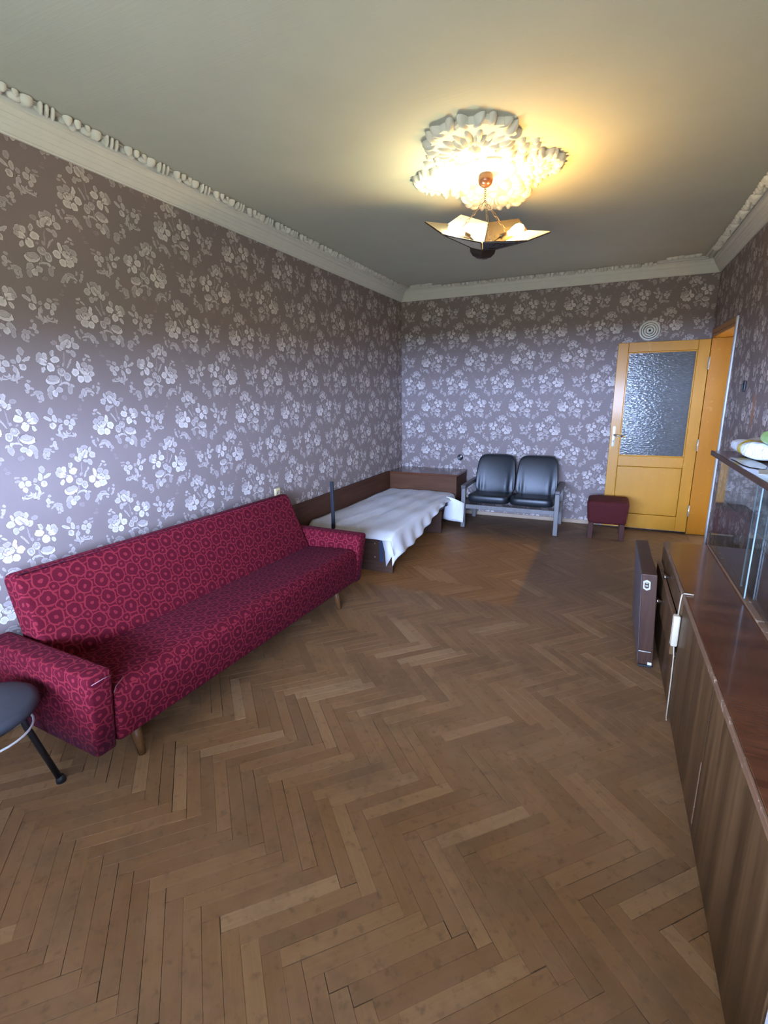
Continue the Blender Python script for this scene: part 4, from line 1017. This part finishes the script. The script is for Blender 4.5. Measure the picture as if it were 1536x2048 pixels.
gp(MB().box(3.014, W-.012, SY1-.014, SY1-.010, SZ+.0005, GZ-.0005, 0), 'glass_end', M_GLASS)
gp(MB().box(3.022, W-.014, SY0+.02, SY1-.018, .872, .876, 0), 'glass_shelf', M_GLASS)
gp(MB().box(3.0185, 3.0218, SY0+.02, SY1-.018, .8715, .8765, 0), 'glass_edge', M_GLASSEDGE)

# things lying on the cabinet
ZC = GZ+.0245
def crumple(name, label, cat, c, h, mat, seed, amp=.12, rz=0.0, flat=.7):
    rr = random.Random(seed); ph = [(rr.uniform(8, 26), rr.uniform(8, 26), rr.uniform(0, 6)) for _ in range(5)]
    def fn(p):
        x, y, z = p; d = sum(math.sin(a*x/h[0]*.25+b*y/h[1]*.25+q) for a, b, q in ph)/5*amp
        k = (z-c[2]+h[2])/(2*h[2])
        return (c[0]+(x-c[0])*(1+d), c[1]+(y-c[1])*(1+d*.8), c[2]-h[2]+2*h[2]*k*(1+d*1.6) if k > .02 else z)
    o = MB().sell(c, h, .8, .55, 44, 20, fn)
    me = o.mesh(name, (c[0], c[1], c[2]-h[2])); me.materials.append(mat)
    q = bpy.data.objects.new(name, me); C.objects.link(q); q.location = (c[0], c[1], c[2]-h[2]); q.rotation_euler = (0, 0, rz); tag(q, label, cat); return q
crumple('plastic_bag', 'white and yellow printed plastic bag lying on the glass cabinet', 'bag', (3.100, 2.93, ZC+.042), (.105, .270, .041), M_BAG, 2, .24)
crumple('plastic_bag', 'crumpled green plastic bag on top of the white and yellow bag', 'bag', (3.085, 2.665, ZC+.112), (.055, .110, .028), M_GREENBAG, 4, .2)
crumple('plastic_wrapper', 'clear crinkled plastic wrapper under the white and yellow bag', 'wrapper', (2.995, 2.70, ZC+.0035), (.042, .180, .003), M_GREYBAG, 6, .2)
def sheet_paper(name, label, pts, mat, z):
    m = MB().prism(pts, z, z+.0012); me = m.mesh(name, (pts[0][0], pts[0][1], z)); me.materials.append(mat)
    q = bpy.data.objects.new(name, me); C.objects.link(q); q.location = (pts[0][0], pts[0][1], z); tag(q, label, 'paper')
sheet_paper('paper_sheet', 'pale sheet of paper near the front edge of the glass cabinet', [(2.955, 2.36), (3.12, 2.30), (3.15, 2.49), (2.985, 2.50)], M_PAPER, ZC)
m = MB().lathe([(0, 0), (.030, 0), (.032, .004), (.032, .020), (.029, .024), (0, .024)], 24); m.v = [(x, y, z) for x, y, z in m.v]
o = m.build('jar_lid', M_RED, label='round red plastic lid beside the pale paper', cat='lid'); o.location = (2.985, 2.205, ZC)

# cable with inline connector hanging over the sideboard front
cbx = SX-.0205
cable = thing('extension_lead', (cbx, 2.352, .36), 'ivory cable with a long connector hanging down the sideboard front', 'cable')
MB().tube([(cbx+.045, 2.362, .604), (cbx+.008, 2.360, .606), (cbx+.001, 2.359, .600), (cbx-.001, 2.357, .58), (cbx-.004, 2.353, .504)], .0032, 8).build('cord', M_CABLE, cable, world=True)
MB().tube([(cbx-.004, 2.352, .354), (cbx, 2.348, .30), (cbx+.002, 2.343, .18), (cbx+.002, 2.336, .004), (cbx-.001, 2.30, .0035)], .0028, 8).build('cord', M_CABLE, cable, world=True)
MB().box(cbx-.021, cbx+.0065, 2.333, 2.371, .356, .503, .007, 3).build('connector', M_CREAM, cable, world=True)
MB().box(cbx-.0225, cbx-.0212, 2.350, 2.353, .362, .497, .0004).build('connector_seam', M_CABLE, cable, world=True)

# ------------------------------------------------------------------ case standing against the sideboard
ca = thing('case', (2.70, 3.10, 0), 'narrow dark brown case with hexagonal metal latch standing against the sideboard', 'case')
SHX = -.030
def lean(mb):
    mb.v = [(x+SHX*max(0, z)/.53, y, z) for x, y, z in mb.v]; return mb
def cp(mb, name, mat, **kw): return lean(mb).build(name, mat, ca, world=True, **kw)
CX0, CX1, CY0, CY1, CZ = 2.655, 2.727, 2.770, 3.44, .533
cp(MB().box(CX0, CX1, CY0, CY1, .012, CZ, .004), 'body', M_CASE)
cp(MB().box(CX0-.0025, CX0-.0003, CY0+.004, CY1-.004, .016, CZ-.004, .001), 'side_lid', M_CASEDGE)
hx = [(.0, .030), (.017, .020), (.017, -.020), (0, -.030), (-.017, -.020), (-.017, .020)]
hi = [(x*.62, y*.66) for x, y in hx]
m = MB(); ML = T(CX0+.024, CY0-.0003, .474)@Rx(PI/2)
for i in range(6):
    m.prism([hx[i-1], hx[i], hi[i], hi[i-1]], 0, .0045, ML)
m.prism([(-.006, -.007), (.006, -.007), (.006, -.001), (-.006, -.001)], 0, .004, ML); m.prism([(-.006, .010), (.006, .010), (.004, .015), (-.004, .015)], 0, .004, ML)
cp(m, 'latch', M_NICKEL, label='hexagonal pale metal latch')
cp(MB().box(CX0+.001, CX1-.012, CY0-.002, CY0-.0003, .088, .092, .0005), 'edge_strip', M_NICKEL)
cp(MB().box(CX0+.002, CX1-.002, CY0-.006, CY0+.03, 0, .0118, .002), 'foot', M_RUBBER)
cp(MB().box(CX0+.002, CX1-.002, CY1-.04, CY1, 0, .0118, .002), 'foot', M_RUBBER)
cp(MB().box(CX1-.026, CX1-.006, CY0-.0022, CY0-.0004, .014, .030, .0004), 'sticker', M_STICKER)
